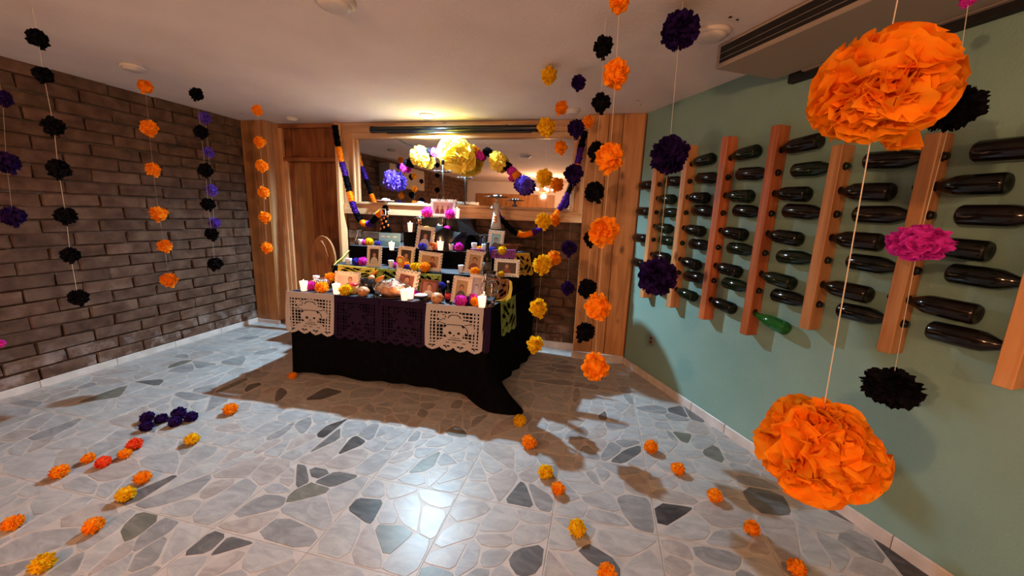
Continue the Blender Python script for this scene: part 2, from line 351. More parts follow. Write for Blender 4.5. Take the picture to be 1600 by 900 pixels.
# bricks -----------------------------------------------------------
CH = .105; BL = .36; J = .014
def brick_mesh(seed, L=BL-J, h=CH-J, d=.034):
    r = random.Random(seed); m = MB(); m.bbox((-L/2,-d/2,-h/2),(L/2,d/2,h/2), .006)
    m.v = [(x+r.uniform(-.006,.006), y+r.uniform(-.004,.004), z+r.uniform(-.005,.005)) for x,y,z in m.v]
    return m
BR = [brick_mesh(i) for i in range(7)]; BRm = [b.mesh('brick', M['brick']) for b in BR]
def brickwork(parent, spot, length0, length1, z0, z1, rotz, skip=None, limit=300, score=None):
    cells = []; row = 0; z = z0+CH/2
    while z < z1:
        s = length0 + (BL/2 if row % 2 else 0) + R.uniform(-.015,.015)
        while s < length1:
            a = max(s-BL/2, length0); b = min(s+BL/2, length1)
            if b-a > .05 and not (skip and skip((a+b)/2, z)): cells.append(((a+b)/2, z, (b-a)/BL))
            s += BL
        z += CH; row += 1
    cells.sort(key=score)
    rest = MB()
    for k, (s, z, f) in enumerate(cells):
        off = R.uniform(-.008,.008); p = spot(s, z+R.uniform(-.004,.004), off); rot = (R.uniform(-.03,.03), R.uniform(-.02,.02), rotz+R.uniform(-.02,.02)); v = R.randrange(7)
        if k < limit: inst('brick', BRm[v], p, rot, (f,1,1), parent)
        else:
            mt = Matrix.LocRotScale(p, __import__('mathutils').Euler(rot), (f,1,1)); rest.add([mt @ Vector(q) for q in BR[v].v], BR[v].f)
    if rest.v: tag(rest.obj('brickwork', M['brick'], parent), kind='stuff')
brickwork(wl, lambda s,z,o: Vector((XL-.011+o, s, z)), YB, YP+.02, .055, H, pi/2, None, 300, lambda c: 10 if c[0] < 1.55 else 1-c[0]*.01 - (c[1] > 0)*0)
brickwork(wb, lambda s,z,o: Vector((s, YR+.011-o, z)), -3.02, -.15, .075, 1.47, 0, lambda x,z: (-2.5 < x < -.95 and z < .62), 300, lambda c: 0)

# baseboards --------------------------------------------------------
def baseboard(name, p0, p1, out, h, parts, th=.014, flare=0):
    p0 = Vector((*p0,0)); p1 = Vector((*p1,0)); out = Vector((*out,0)); L = (p1-p0).length; d = (p1-p0)/L
    root = MB(); root.add([p0,p1,p1+Vector((0,0,h*.96)),p0+Vector((0,0,h*.96)),p0+out*.004,p1+out*.004,p1+out*.004+Vector((0,0,h*.96)),p0+out*.004+Vector((0,0,h*.96))],
        [(3,2,1,0),(4,5,6,7),(0,1,5,4),(2,3,7,6),(1,2,6,5),(3,0,4,7)])
    ro = tag(root.obj(name, M['grout']), kind='structure')
    n = max(1, round(L/parts))
    fr = Matrix(((d.x,out.x,0,p0.x),(d.y,out.y,0,p0.y),(0,0,1,0),(0,0,0,1)))
    for i in range(n):
        m = MB(); m.bbox((L*i/n+.0015,.002,.001),(L*(i+1)/n-.0015,th,h+R.uniform(-.001,.001)), .003, fr=fr); m.obj('baseboard_tile', M['tilebase'], ro)
baseboard('baseboard_left', (XL,YB), (XL,YP), (1,0), .062, .5)
baseboard('baseboard_right', (XC,YP), (XC+TS*TB,YP-TC*TB), (-TC,-TS), .075, .33)
baseboard('baseboard_back', (-3.02,YR), (-.19,YR), (0,-1), .085, .5)

# pine pillars -------------------------------------------------------
def plank(x0, x1, y0, y1, z0, z1, mat, parent, name='plank', e=.004):
    m = MB(); c = Vector(((x0+x1)/2,(y0+y1)/2,(z0+z1)/2)); m.bbox(Vector((x0,y0,z0))-c, Vector((x1,y1,z1))-c, e)
    return m.obj(name, mat, parent, loc=c)
def core(name, x0, x1, y0, y1, z0=0, z1=H):
    m = MB(); m.box((x0,y0,z0),(x1,y1,z1)); return tag(m.obj(name, M['pine_d']), kind='structure')
g = .0025
PR = core('trim_1', -.165, XC-.005, YP+.02, YR)                      # right pillar
for a, b in ((-.19,.005),(.005,.135),(.135,.335)): plank(a+g, b-g, YP, YP+.02, .085, H-.002, M['pine'], PR)
plank(-.19+g, -.172, YP+.02, YR, .085, H-.002, M['pine_v'], PR)
m = MB(); m.bbox((-.195,YP-.012,.0),(XC-.012,YP+.015,.085), .003); m.obj('baseboard_tile', M['tilebase'], PR)
XK = -3.905
PL = core('trim_2', XL, XK-.02, YP+.02, YR)                         # left pillar
for a, b in ((XL+.004,-4.075),(-4.075,XK)): plank(a+g, b-g, YP, YP+.02, .05, H-.002, M['pine'], PL)
for a, b in ((YP+.02,YP+.13),(YP+.13,YR-.03)): plank(XK-.02, XK, a+g, b-g, .05, H-.002, M['pine_v'], PL)
m = MB(); m.bbox((XL+.01,YP-.012,0),(XK+.01,YP+.015,.05), .003); m.obj('baseboard_tile', M['tilebase'], PL)
# closet panelling between left pillar and mirror
YK = YR-.03
PN = core('door_1', XK, -3.05, YR-.008, YR+.02)
xs = [XK, -3.70, -3.50, -3.28, -3.05]
for i in range(4): plank(xs[i]+g, xs[i+1]-g, YR-.022, YR-.004, .03, 2.02, (M['pine_d'], M['pine'], M['pine_d'], M['pine_d'])[i], PN)
for a, b in ((XK+.05,-3.66),(-3.66,-3.38),(-3.38,-3.07)): plank(a+g, b-g, YR-.022, YR-.004, 2.07, H-.05, M['pine_d'], PN)
plank(XK+.002, -3.07, YR-.05, YR-.01, H-.05, H-.003, M['pine_dh'], PN, 'top_rail')
plank(XK+.05, -3.07, YR-.055, YR-.01, 2.03, 2.075, M['pine_dh'], PN, 'cross_rail')
plank(XK+.002, XK+.05, YR-.055, YR-.01, .03, H-.05, M['pine_v'], PN, 'stile')
plank(XK+.052, XK+.10, YR-.045, YR-.01, .03, 2.03, M['pine_v'], PN, 'stile')
plank(-3.075, -3.035, YR-.12, YR-.0, .0, H-.003, M['pine_v'], PN, 'edge_board')

# mirror with pine surround ------------------------------------------
MX0, MX1, MZ0, MZ1 = -2.83, -.335, 1.575, 2.285
mr = empty('wall_mirror', (-1.6, YR, 1.4), 'wide wall mirror in a pine board frame above the brick recess', 'mirror')
def wplank(*a, **k): o = plank(*a, **k); local(o, mr); return o
OX0, OX1, OZ0 = -3.03, -.195, 1.43
for args, nm in (((OX0,OX1,YR-.05,YR+.01,2.345,H-.003,M['pine_h'],None),'top_board'), ((OX0,OX1,YR-.06,YR+.01,OZ0,1.545,M['pine_h'],None),'bottom_board'),
                 ((OX0,MX0-.06,YR-.05,YR+.01,1.545,2.345,M['pine_v'],None),'side_board'), ((MX1+.045,OX1,YR-.05,YR+.01,1.545,2.345,M['pine_v'],None),'side_board')):
    wplank(*args, name=nm)
for args in ((MX0-.06,MX1+.045,YR-.065,YR,2.285,2.345,M['pine_h'],None),(MX0-.06,MX1+.045,YR-.075,YR,1.545,1.575,M['pine_h'],None)): wplank(*args, name='moulding')
for args in ((MX0-.06,MX0-.035,YR-.065,YR,1.575,2.285,M['pine_v'],None),(MX0-.035,MX0,YR-.04,YR,1.575,2.285,M['pine_v'],None),(MX1,MX1+.045,YR-.06,YR,1.575,2.285,M['pine_v'],None)): wplank(*args, name='moulding')
m = MB(); m.box((MX0-.01,YR-.018,MZ0-.01),(MX1+.01,YR-.010,MZ1+.01)); local(m.obj('mirror_glass', M['mirror']), mr)

# projector screen case and plug --------------------------------------
sc_ = empty('screen_case', (-1.67,YR-.10,2.37), 'long black roll-up screen case fixed above the mirror', 'screen case')
x0 = atY(580,207,YR-.1).x; x1 = atY(845,207,YR-.1).x; zc = 2.372
m = MB(); m.tube([(x0+.03,YR-.10,zc),(x1-.03,YR-.10,zc)], .032, 16); local(sharp(m.obj('case', M['blackpl'], smooth=True)), sc_)
for xa, xb in ((x0,x0+.035),(x1-.035,x1)):
    m = MB(); m.tube([(xa,YR-.10,zc),(xb,YR-.10,zc)], .037, 16); local(sharp(m.obj('end_cap', M['blackpl'], smooth=True)), sc_)
m = MB(); m.bbox((x0+.2,YR-.11,zc-.045),(x1-.1,YR-.09,zc-.03)); local(m.obj('pull_bar', M['iron']), sc_)
p = atY(797,197,YR-.055); pl = empty('outlet_box', p, 'small cream plug box on the board above the mirror', 'outlet')
m = MB(); m.bbox((-.025,-.012,-.015),(.02,.006,.015)); m.obj('box', M['white'], pl)
m = MB(); m.bbox((-.04,-.028,-.008),(-.015,-.008,.010), .003); m.obj('plug', M['blackpl'], pl)
m = MB(); m.tube([(-.04,-.02,0),(-.07,-.02,-.01),(-.11,-.03,-.03)], .003, 6); m.obj('lead', M['blackpl'], pl)
cb = MB(); a = atY(617,215,YR-.08); b = atY(632,224,YR-.05); c_ = atY(655,230,YR-.07)
cb.tube([a,(a+b)/2-Vector((0,0,.003)),b,c_], .0028, 6); tag(cb.obj('thin_cable', M['blackpl']), 'thin black cable drooping over the top left of the mirror', 'cable')

# outlet on green wall
o = empty('wall_outlet', wall(.41,.40), 'small tan electrical outlet low on the green wall', 'outlet'); 
fr = Matrix(((TD.x,WN.x,0,0),(TD.y,WN.y,0,0),(0,0,1,0),(0,0,0,1)))
m = MB(); m.bbox((-.035,.001,-.045),(.035,.010,.045), .004, fr=fr); m.obj('cover_plate', M['creamd'], o)
for dz in (-.018,.018):
    m = MB(); m.bbox((-.014,.008,dz-.011),(.014,.014,dz+.011), .003, fr=fr); m.obj('socket', M['iron'], o)

# ------------------------------------------------------------------ floor slabs with marble pieces
def clip(poly, p, n):
    out = []
    for i in range(len(poly)):
        a = poly[i]; b = poly[(i+1) % len(poly)]; da = (a[0]-p[0])*n[0]+(a[1]-p[1])*n[1]; db = (b[0]-p[0])*n[0]+(b[1]-p[1])*n[1]
        if da <= 0: out.append(a)
        if (da < 0) != (db < 0) and abs(da-db) > 1e-12: t = da/(da-db); out.append((a[0]+(b[0]-a[0])*t, a[1]+(b[1]-a[1])*t))
    return out
def area(p): return abs(sum(p[i][0]*p[(i+1)%len(p)][1]-p[(i+1)%len(p)][0]*p[i][1] for i in range(len(p))))/2
DARK = [((540,672),6),((560,690),6),((503,705),3),((522,725),3),((487,722),3),((580,676),2),((530,735),3),((828,772),3),((478,817),4),((525,833),6),((500,888),6),((700,712),2),
        ((1073,683),4),((1118,735),4),((1067,640),3),((1090,662),3),((940,653),3),((1085,665),2),((530,860),4),((450,835),3),((285,742),3),((1320,838),3),((1355,850),6),((1095,830),6),((245,815),4),((560,845),4),((985,715),3),((930,710),2),((960,870),3),((290,870),3)]
DP = [(atZ(x,y,0), t) for (x,y),t in DARK]
TL = .51; GX, GY = -.635, 1.215
tile_o = {}; pieces = []; FR = random.Random(11)
def in_room(x, y, mgn=0): 
    return y < YR-.01 and x > XL+.0 and (Vector((x,y,0))-WO).dot(WN) > mgn
tb = MB()
for i in range(-8, 8):
    for j in range(-5, 7):
        x0, y0 = GX+i*TL, GY+j*TL; x1, y1 = x0+TL, y0+TL; x0 = max(x0, XL); y1 = min(y1, YR)
        e = .0009; quad = [(x0+e,y0+e),(x1-e,y0+e),(x1-e,y1-e),(x0+e,y1-e)]
        if x1 <= XL+.02 or y0 >= YR-.02: continue
        quad = clip(quad, (WO.x,WO.y), (-WN.x,-WN.y))
        if len(quad) < 3 or area(quad) < .01: continue
        near = y0 > .4
        m = MB(); k = len(quad); m.add([(a,b,.0045) for a,b in quad]+[(a,b,-.0005) for a,b in quad], [tuple(range(k))]+[(q,(q+k),((q+1)%k)+k,(q+1)%k) for q in range(k)])
        if near: tile_o[(i,j)] = m.obj('tile', M['cement'], floor_o)
        else: tb.add(m.v, m.f)
        # marble pieces: relaxed Voronoi in this slab
        n = FR.choice([7,9,11,12,14,17]) ; pts = []
        while len(pts) < n:
            c = (FR.uniform(x0+.03,x1-.03), FR.uniform(y0+.03,y1-.03))
            if all((c[0]-q[0])**2+(c[1]-q[1])**2 > .0055 for q in pts) or FR.random() < .06: pts.append(c)
        ang = FR.uniform(0,pi); ca, sa = cos(ang), sin(ang); st = FR.uniform(1,1.9)
        for c in pts:
            gap = FR.uniform(.004,.016); poly = [(a+(0 if True else 0),b) for a,b in quad]
            poly = clip(poly,(x0+e+gap*.7,0),(-1,0)); poly = clip(poly,(x1-e-gap*.7,0),(1,0)); poly = clip(poly,(0,y0+e+gap*.7),(0,-1)); poly = clip(poly,(0,y1-e-gap*.7),(0,1))
            for q in pts:
                if q is c or not poly: continue
                dx, dy = q[0]-c[0], q[1]-c[1]
                u = dx*ca+dy*sa; v = -dx*sa+dy*ca; u2, v2 = u, v*st*st      # anisotropic metric
                nx, ny = u2*ca-v2*sa, u2*sa+v2*ca; L = sqrt(nx*nx+ny*ny)
                if L < 1e-9: continue
                nx /= L; ny /= L
                mid = ((q[0]+c[0])/2-nx*gap*.5, (q[1]+c[1])/2-ny*gap*.5); poly = clip(poly, mid, (nx,ny))
            if len(poly) < 3 or area(poly) < .0012: continue
            w = FR.uniform(.12,.3); sm = []
            for q in range(len(poly)):
                a = poly[q-1]; b = poly[q]; d = poly[(q+1)%len(poly)]
                sm.append((b[0]+(a[0]-b[0])*w, b[1]+(a[1]-b[1])*w)); sm.append((b[0]+(d[0]-b[0])*w, b[1]+(d[1]-b[1])*w))
            sm = [(a+FR.uniform(-.003,.003), b+FR.uniform(-.003,.003)) for a,b in sm]
            tone = FR.choices([0,1,2,3,4,5],[42,28,13,1,2,16])[0]
            cx = sum(a for a,b in sm)/len(sm); cy = sum(b for a,b in sm)/len(sm)
            pieces.append([(i,j), sm, tone, cx, cy])
for P, t in DP:
    best = min([s for s in pieces if area(s[1]) < .021], key=lambda s: (s[3]-P.x)**2+(s[4]-P.y)**2); best[2] = t
def px_area(s):
    c = Vector((s[3],s[4],0))-EYE; d = c.dot(fw)
    if d < .3: return 0
    x = c.dot(rt)/d*F; y = -c.dot(up)/d*F
    if abs(x) > 840 or y > 500: return area(s[1])*.01
    return area(s[1])*EYE.z/(c.length*d*d)*F*F
pieces.sort(key=px_area, reverse=True)
rest = MB()
for k, (ij, poly, tone, cx, cy) in enumerate(pieces):
    n = len(poly); z = .0058+FR.uniform(0,.0004); sink = .001; q2 = [(cx+(a-cx)*.985, cy+(b-cy)*.985) for a,b in poly]
    vs_ = [(a-cx,b-cy,0) for a,b in q2]+[(a-cx,b-cy,-.0013) for a,b in poly]+[(a-cx,b-cy,-.006) for a,b in poly]
    if area(poly) and sum(poly[i][0]*poly[(i+1)%n][1]-poly[(i+1)%n][0]*poly[i][1] for i in range(n)) < 0: vs_ = [v for blk in (vs_[:n][::-1],vs_[n:2*n][::-1],vs_[2*n:][::-1]) for v in blk]
    fs = [tuple(range(n))]+[(i,i+n,(i+1)%n+n,(i+1)%n) for i in range(n)]+[(i+n,i+2*n,(i+1)%n+2*n,(i+1)%n+n) for i in range(n)]
    if k < 300 and ij in tile_o:
        m = MB(); m.add(vs_, fs); m.obj('stone', STONE[tone], tile_o[ij], loc=(cx,cy,z))
    else: rest.add([(a+cx,b+cy,c+z) for a,b,c in vs_], fs, tone)
tag(rest.obj('far_stones', STONE, floor_o), kind='stuff')
tag(tb.obj('far_tiles', M['cement'], floor_o), kind='stuff')

# ------------------------------------------------------------------ wine rack
tops = [2.07,2.07,2.07,2.07,1.905,1.895,1.90]; bots = [.785,.785,.785,.785,.935,.935,.935]
RH = [1.93,1.68,1.44,1.19,.94]; LH = [1.80,1.56,1.32,1.08]
ordn = ['first','second','third','fourth','fifth','sixth','seventh','eighth','ninth','tenth','eleventh','twelfth']
def bottle_mesh(nm, mat, rb, ln, neck=.085, shoulder=.07):
    m = MB(); r = rb
    m.lathe([(0.0,.012),(r*.6,.004),(r*.86,0),(r,.010),(r,ln-neck-shoulder),(r*.93,ln-neck-shoulder*.7),(r*.68,ln-neck-shoulder*.35),(.017,ln-neck),(.0145,ln-neck*.6),(.0145,ln-.024),(.017,ln-.022),(.017,ln-.008),(.014,ln)], 24)
    return m.mesh(nm, mat, True)
BM = [bottle_mesh('bottle', M['bottle'], .041, .280), bottle_mesh('bottle', M['bottle_br'], .042, .295), bottle_mesh('bottle', M['bottle_gr'], .0405, .285, .085, .08), bottle_mesh('bottle', M['bottle_clear'], .040, .30, .10, .11)]
BR2 = random.Random(5)
def place_bottle(me, t, z, side, tilt, label, corky=False):
    ax = TD*side; ax = (ax*cos(tilt)+Vector((0,0,-sin(tilt)))).normalized()       # direction neck -> base
    ln = .30; off = .048
    tip = wall(t, z, off) - TD*side*(.0275+.018)                # mouth pokes out of the far face
    zax = -ax; xa = WN; ya = zax.cross(xa).normalized(); xa = ya.cross(zax)
    base = tip + ax*(max(v.co.z for v in me.vertices))
    o = bpy.data.objects.new('wine_bottle', me); C.objects.link(o)
    o.matrix_world = Matrix(((xa.x,ya.x,zax.x,base.x),(xa.y,ya.y,zax.y,base.y),(xa.z,ya.z,zax.z,base.z),(0,0,0,1)))
    tag(o, label, 'bottle', 'wine bottles on the wall rack'); return o
for bi in range(7):
    t = .34+.372*bi-.0275; zc = (tops[bi]+bots[bi])/2; hh = (tops[bi]-bots[bi])/2
    nm = ['leftmost','second','third','fourth','fifth','sixth','rightmost'][bi]
    bo = empty('rack_beam', wall(t, bots[bi]), ('short ' if bi > 3 else 'tall ')+('reddish ' if bi in (2,3) else '')+'pine bottle-rack beam on green wall, %s of seven' % (nm if bi in (0,6) else nm+' from the left'), 'rack beam', 'bottle rack beams on the green wall')
    m = MB(); m.bbox((-.0275,.002,-hh),(.0275,.09,hh), .003, fr=fr); o = m.obj('post', M['redbeam'] if bi in (2,3) else M['beam'], bo, loc=(0,0,hh))
    rights = RH if bi < 4 else RH[1:4]
    if bi == 6: rights = []
    holes = sorted([(z,1) for z in rights]+[(z,-1) for z in LH], reverse=True)
    for z, sd in holes:
        m = MB()
        for s2 in (-1,1):
            c = WN*.048 + TD*s2*.0277 + Vector((0,0,z-bots[bi])); m.tube([c-TD*s2*.002, c+TD*s2*.0012], .0205, 14)
        m.obj('hole', M['hole'], bo)
    for sd, zs in ((1,rights),(-1,LH)):
        for k, z in enumerate(zs):
            tilt = radians(((-3,1,2,4,6)[k if bi < 4 else k+1] if sd == 1 else -.5*(5,4,1,0)[k])+BR2.uniform(-2,2.5))
            mi = BR2.choices([0,1,2],[5,3,3])[0]
            if bi >= 4: mi = BR2.choices([0,1,2],[3,5,1])[0]
            lab = 'dark wine bottle on the %s side of the %s rack beam, %s from top' % ('right' if sd == 1 else 'left', nm if bi in (0,6) else nm, ordn[k])
            if bi == 3 and sd == 1 and k == 4: mi = 3; tilt = radians(9); lab = 'bright green wine bottle at the foot of the fourth rack beam'
            if bi == 2 and sd == 1 and k == 1: mi = 2
            place_bottle(BM[mi], t, z, sd, tilt, lab)

# ------------------------------------------------------------------ air conditioner under the ceiling
ac = empty('ceiling_air_conditioner', wall(1.9,2.33,.25), 'long beige ducted air conditioner with black grille along green wall ceiling', 'air conditioner')
A0, A1, DEP, ZB = 1.36, 4.4, .51, 2.338
m = MB(); m.bbox((A0,.075,ZB),(A1,DEP,H-.004), .006, fr=Matrix(((TD.x,WN.x,0,XC),(TD.y,WN.y,0,YP),(0,0,1,0),(0,0,0,1)))); local(m.obj('housing', M['cream']), ac)
frw = Matrix(((TD.x,WN.x,0,XC),(TD.y,WN.y,0,YP),(0,0,1,0),(0,0,0,1)))
m = MB(); m.box((A0+.03,DEP-.004,ZB+.02),(A1-.03,DEP+.0015,H-.02), fr=frw); local(m.obj('grille', M['dark']), ac)
for k in range(2):
    z = ZB+.022+.030*k+.016
    m = MB(); m.bbox((A0+.03,DEP-.001,z),(A1-.03,DEP+.004,z+.0016), .0005, fr=frw); local(m.obj('louvre', M['cream']), ac)
m = MB(); m.bbox((A0+.06,.0,ZB-.035),(A1,.045,ZB+.02), .004, fr=frw); local(m.obj('black_band', M['dark']), ac)  # black band along the wall beneath the housing
m = MB(); m.bbox((A0+.16,.046,ZB-.004),(A1,.073,ZB+.012), .003, fr=frw); local(m.obj('edge_strip', M['creamd']), ac)

# ------------------------------------------------------------------ ceiling discs
for (px,py,r_,lab) in ((207,103,.075,'near the brick wall'),(523,0,.095,'at the top edge in the middle'),(456,184,.065,'by the left pine pillar'),(1112,50,.09,'beside the air conditioner'),(895,172,.07,'in front of the right pine pillar')):
    c = atZ(px,py,H); e_ = empty('ceiling_light', (c.x,c.y,H), 'round unlit white ceiling light '+lab, 'ceiling light', 'unlit ceiling lights')
    m = MB(); m.lathe([(r_,-.001),(r_,-.012),(r_*.94,-.020),(r_*.80,-.022)], 28); m.obj('rim', M['white'], e_, True)
    m = MB(); m.lathe([(r_*.79,-.006),(r_*.79,-.030),(r_*.55,-.036),(0,-.038)], 28); m.obj('diffuser', M['white'], e_, True)
e_ = empty('downlight', (LAMP.x,LAMP.y,H), 'lit cool white ceiling downlight above the altar', 'ceiling light')
m = MB(); m.lathe([(.075,-.001),(.075,-.008),(.062,-.014),(.058,-.004)], 28); m.obj('rim', M['white'], e_, True)
m = MB(); m.lathe([(.057,-.003),(.055,-.018),(.040,-.029),(0,-.033)], 24); m.obj('bulb', M['glow'], e_, True)
sm_ = MB()
for (px,py,s) in ((378,177,.008),(997,157,.007),(1001,163,.006),(996,172,.004),(1141,27,.009),(1152,31,.008),(460,170,.004)):
    c = atZ(px,py,H-.003); sm_.ball(c, s, 8, (1,1,.3))
tag(sm_.obj('ceiling_hooks', M['iron']), 'small dark hooks and screw heads in the ceiling', 'hooks', kind='stuff')

# ------------------------------------------------------------------ tissue paper pompoms
def pom_mesh(name, mat, seed, n, gu, gv, width=.6, tail=True, crinkle=.16, flat=.82, core_r=.55, lobe=0.0, rag=.12):
    r = random.Random(seed); m = MB(); ga = pi*(3-sqrt(5)); verts = []; faces = []
    def petal(d, r1, w, curl, ph, r0=.25):
        a = d.orthogonal(); a.normalize(); b = d.cross(a); a = (a*cos(ph)+b*sin(ph)); nn = d.cross(a); k0 = len(verts); sd = r.uniform(0,99)
        for j in range(gv+1):
            v = j/gv
            for i in range(gu+1):
                u = i/gu*2-1; rr = r0+(r1-r0)*v; edge = (1-.30*u**4*v-.10*u*u*v) + (rag*noise.noise(Vector((u*3.1+sd, 7, sd))) if j == gv else 0)
                wv = w*(.25+.75*v**.7)
                cr = crinkle*v*(noise.noise(Vector((u*2.2+sd, v*1.3, sd*2)))+.6*noise.noise(Vector((u*5+sd, v*3, sd))))
                p = d*(rr*edge)+a*(wv*u)+nn*(curl*v*v+cr)
                if p.length > 1.08: p = p*(1.08/p.length)
                verts.append(Vector((p.x,p.y,p.z*flat)))
        for j in range(gv):
            for i in range(gu): q = k0+j*(gu+1)+i; faces.append((q,q+1,q+gu+2,q+gu+1))
    for k in range(n):
        z = 1-2*(k+.5)/n; ph = ga*k; s = sqrt(1-z*z); d = Vector((s*cos(ph), s*sin(ph), z)); d = (d+Vector((r.uniform(-.2,.2),r.uniform(-.2,.2),r.uniform(-.2,.2)))).normalized()
        lb = 1+lobe*noise.noise(d*1.4+Vector((seed,0,0)))*2
        petal(d, r.uniform(.82,1.02)*lb, width*r.uniform(.55,1.0), r.uniform(-.45,.45), r.uniform(0,pi))
    if tail:
        for k in range(3):
            d = Vector((r.uniform(-.25,.35), r.uniform(-.2,.2), -1)).normalized(); petal(d, 1.0+.0*k, .16, .1, r.uniform(0,pi), .5)
        # twisted stub below
        k0 = len(verts); tx = r.uniform(-.1,.2)
        for j in range(3):
            for i in range(5):
                a = 2*pi*i/5; q = (.10,.15,.22)[j]; verts.append(Vector((tx+q*cos(a)*1.2, q*sin(a), -.62-.26*j+ (r.uniform(-.06,.06) if j == 2 else 0))))
        for j in range(2):
            for i in range(5): faces.append((k0+j*5+i, k0+j*5+(i+1)%5, k0+(j+1)*5+(i+1)%5, k0+(j+1)*5+i))
    m.add(verts, faces); m.ball((0,0,0), core_r, 10, (1,1,flat), .3)
    return m.mesh(name, mat, True)
COL = ['orange','yellow','black','purple','violet','blue','magenta','coral']
SM = {c: [pom_mesh('paper_pompom', M[c], 10+i*3+k, 110, 3, 3, .42, flat=1.02, core_r=.72, crinkle=.12) for k in range(3)] for i, c in enumerate(COL)}        # small hanging
FM = {c: [pom_mesh('paper_pompom', M[c], 60+i*3+k, 170, 2, 3, .30, tail=False, core_r=.76, flat=.96, rag=.07, crinkle=.10) for k in range(2)] for i, c in enumerate(COL)}
PRn = random.Random(21)
CW = {'orange':'orange','yellow':'yellow','black':'black','purple':'dark purple','violet':'violet','blue':'blue','magenta':'magenta','coral':'coral red'}
def pom(me, loc, rad, col, label, group, rot=None, sc=(1,1,1)):
    rot = rot if rot is not None else (PRn.uniform(-.3,.3), PRn.uniform(-.3,.3), PRn.uniform(0,6.28))
    o = inst('paper_pompom', me, loc, rot, tuple(rad*s for s in sc)); return tag(o, label, 'pompom', group)
def string(px0, py0, depth, items, where, group, col0=None, top=None, bottom=None, thread=True):
    """items: (px, py, px_width, colour)"""
    B = atD(px0, py0, depth); az = Vector((B.x,B.y,0)).normalized(); d = B.dot(Vector((az.x,az.y,0))); pts = []
    n = len(items)
    for k, it in enumerate(items):
        px, py, w, col = it[:4]; P = onp(px, py, (az.x,az.y,0), d); dist = (P-EYE).dot(fw); rad = w/2/F*dist*dist/(P-EYE).length*(1.02 if len(it) > 4 else 1.16)
        me = it[4] if len(it) > 4 else SM[col][PRn.randrange(3)]
        if n == 1: lab = '%s paper pompom %s' % (CW[col], where)
        else: lab = '%s pompom, %s from top of string %s' % (CW[col], ordn[k], where)
        pom(me, P, rad, col, lab, group, rot=it[5] if len(it) > 5 else None); pts.append(P)
    if thread:
        x = sum(p.x for p in pts)/n; y = sum(p.y for p in pts)/n; zb = min(p.z for p in pts)
        tp = Vector((pts[0].x, pts[0].y, H)) if top is None else top
        m = MB(); m.tube([tp]+sorted(pts, key=lambda p: -p.z)+([bottom] if bottom else []), (.0014 if depth < 1.1 else .0010 if depth < 2.2 else .0005), 4)
        tag(m.obj('hanging_thread', M['thread']), 'thin cream thread holding the pompoms %s' % where, 'thread', 'hanging threads')
    return pts
G = 'hanging paper pompoms'
string(20,254,2.2,[(4,153,36,'purple'),(10,254,48,'purple'),(20,338,44,'purple')], 'at the far left edge', G)
string(90,264,2.15,[(59,60,40,'black'),(68,117,36,'black'),(84,197,40,'black'),(91,264,40,'black'),(103,337,36,'black'),(110,398,33,'black'),(122,465,34,'black')], 'of black ones before the brick wall', G)
string(239,265,2.9,[(227,135,27,'orange'),(233,200,31,'orange'),(239,265,26,'orange'),(248,334,28,'orange'),(257,384,24,'orange'),(264,437,27,'orange')], 'of orange ones before the brick wall', G)
string(321,266,3.0,[(307,147,24,'black'),(314,206,24,'black'),(321,266,25,'black'),(325,319,23,'black'),(331,366,22,'black'),(336,412,23,'black')], 'of small ones left of left pillar', G)
string(330,297,3.2,[(320,184,21,'violet'),(326,238,18,'violet'),(330,297,20,'violet'),(335,348,19,'violet')], 'of small violet ones near the left corner', G)
string(409,259,3.25,[(402,172,18,'orange'),(406,222,19,'orange'),(409,259,20,'orange'),(412,300,19,'orange'),(414,339,19,'orange'),(417,387,18,'orange')], 'in front of the left pine pillar', G)
string(2,536,2.0,[(0,536,18,'magenta')], 'cut by the left edge of the photo, low', G)
string(851,277,2.65,[(858,118,26,'yellow'),(854,198,28,'yellow'),(851,277,25,'yellow'),(849,345,23,'yellow'),(847,413,27,'yellow'),(841,481,26,'yellow'),(836,538,24,'yellow')], 'of yellow ones right of the altar', G)
string(870,288,2.95,[(877,168,21,'orange'),(876,230,20,'orange'),(870,288,21,'orange'),(867,343,17,'orange'),(865,403,21,'orange')], 'before the right end of mirror', G)
string(896,272,2.7,[(904,129,24,'purple'),(900,201,27,'purple'),(896,272,29,'purple'),(889,388,22,'purple'),(887,450,20,'purple')], 'left of the right pillar', G)
string(929,300,2.05,[(943,73,33,'black'),(939,160,30,'black'),(932,236,28,'black'),(929,300,30,'black'),(923,373,22,'black'),(918,450,27,'black'),(914,519,28,'black')], 'of black ones before the right pillar', G)
string(943,361,1.6,[(968,1,38,'orange'),(962,115,45,'orange'),(953,246,44,'orange'),(943,361,44,'orange'),(934,479,38,'orange'),(930,573,40,'orange')], 'of larger orange ones before the right pillar', G)
string(919,190,2.9,[(919,190,18,'orange')], 'beside the top of the right pine pillar', G)
BIGP = pom_mesh('paper_pompom', M['purple'], 301, 230, 3, 4, .36, tail=False, rag=.25, flat=1.0)
BIGK = pom_mesh('paper_pompom', M['black'], 302, 260, 3, 4, .30, tail=False, rag=.3, core_r=.7)
BIGM = pom_mesh('paper_pompom', M['magenta'], 303, 320, 3, 4, .42, tail=False, flat=.72, core_r=.7, rag=.2)
BIGO = pom_mesh('paper_pompom', M['orange'], 304, 200, 9, 7, .74, tail=False, crinkle=.26, flat=.93, core_r=.6, rag=.16, lobe=.14)
BIGO2 = pom_mesh('paper_pompom', M['orange'], 306, 210, 9, 7, .64, tail=False, crinkle=.28, flat=.98, core_r=.6, rag=.14, lobe=.16)
BIGY = pom_mesh('paper_pompom', M['lemon'], 307, 130, 5, 5, .75, tail=False, crinkle=.25, flat=.8, rag=.15)
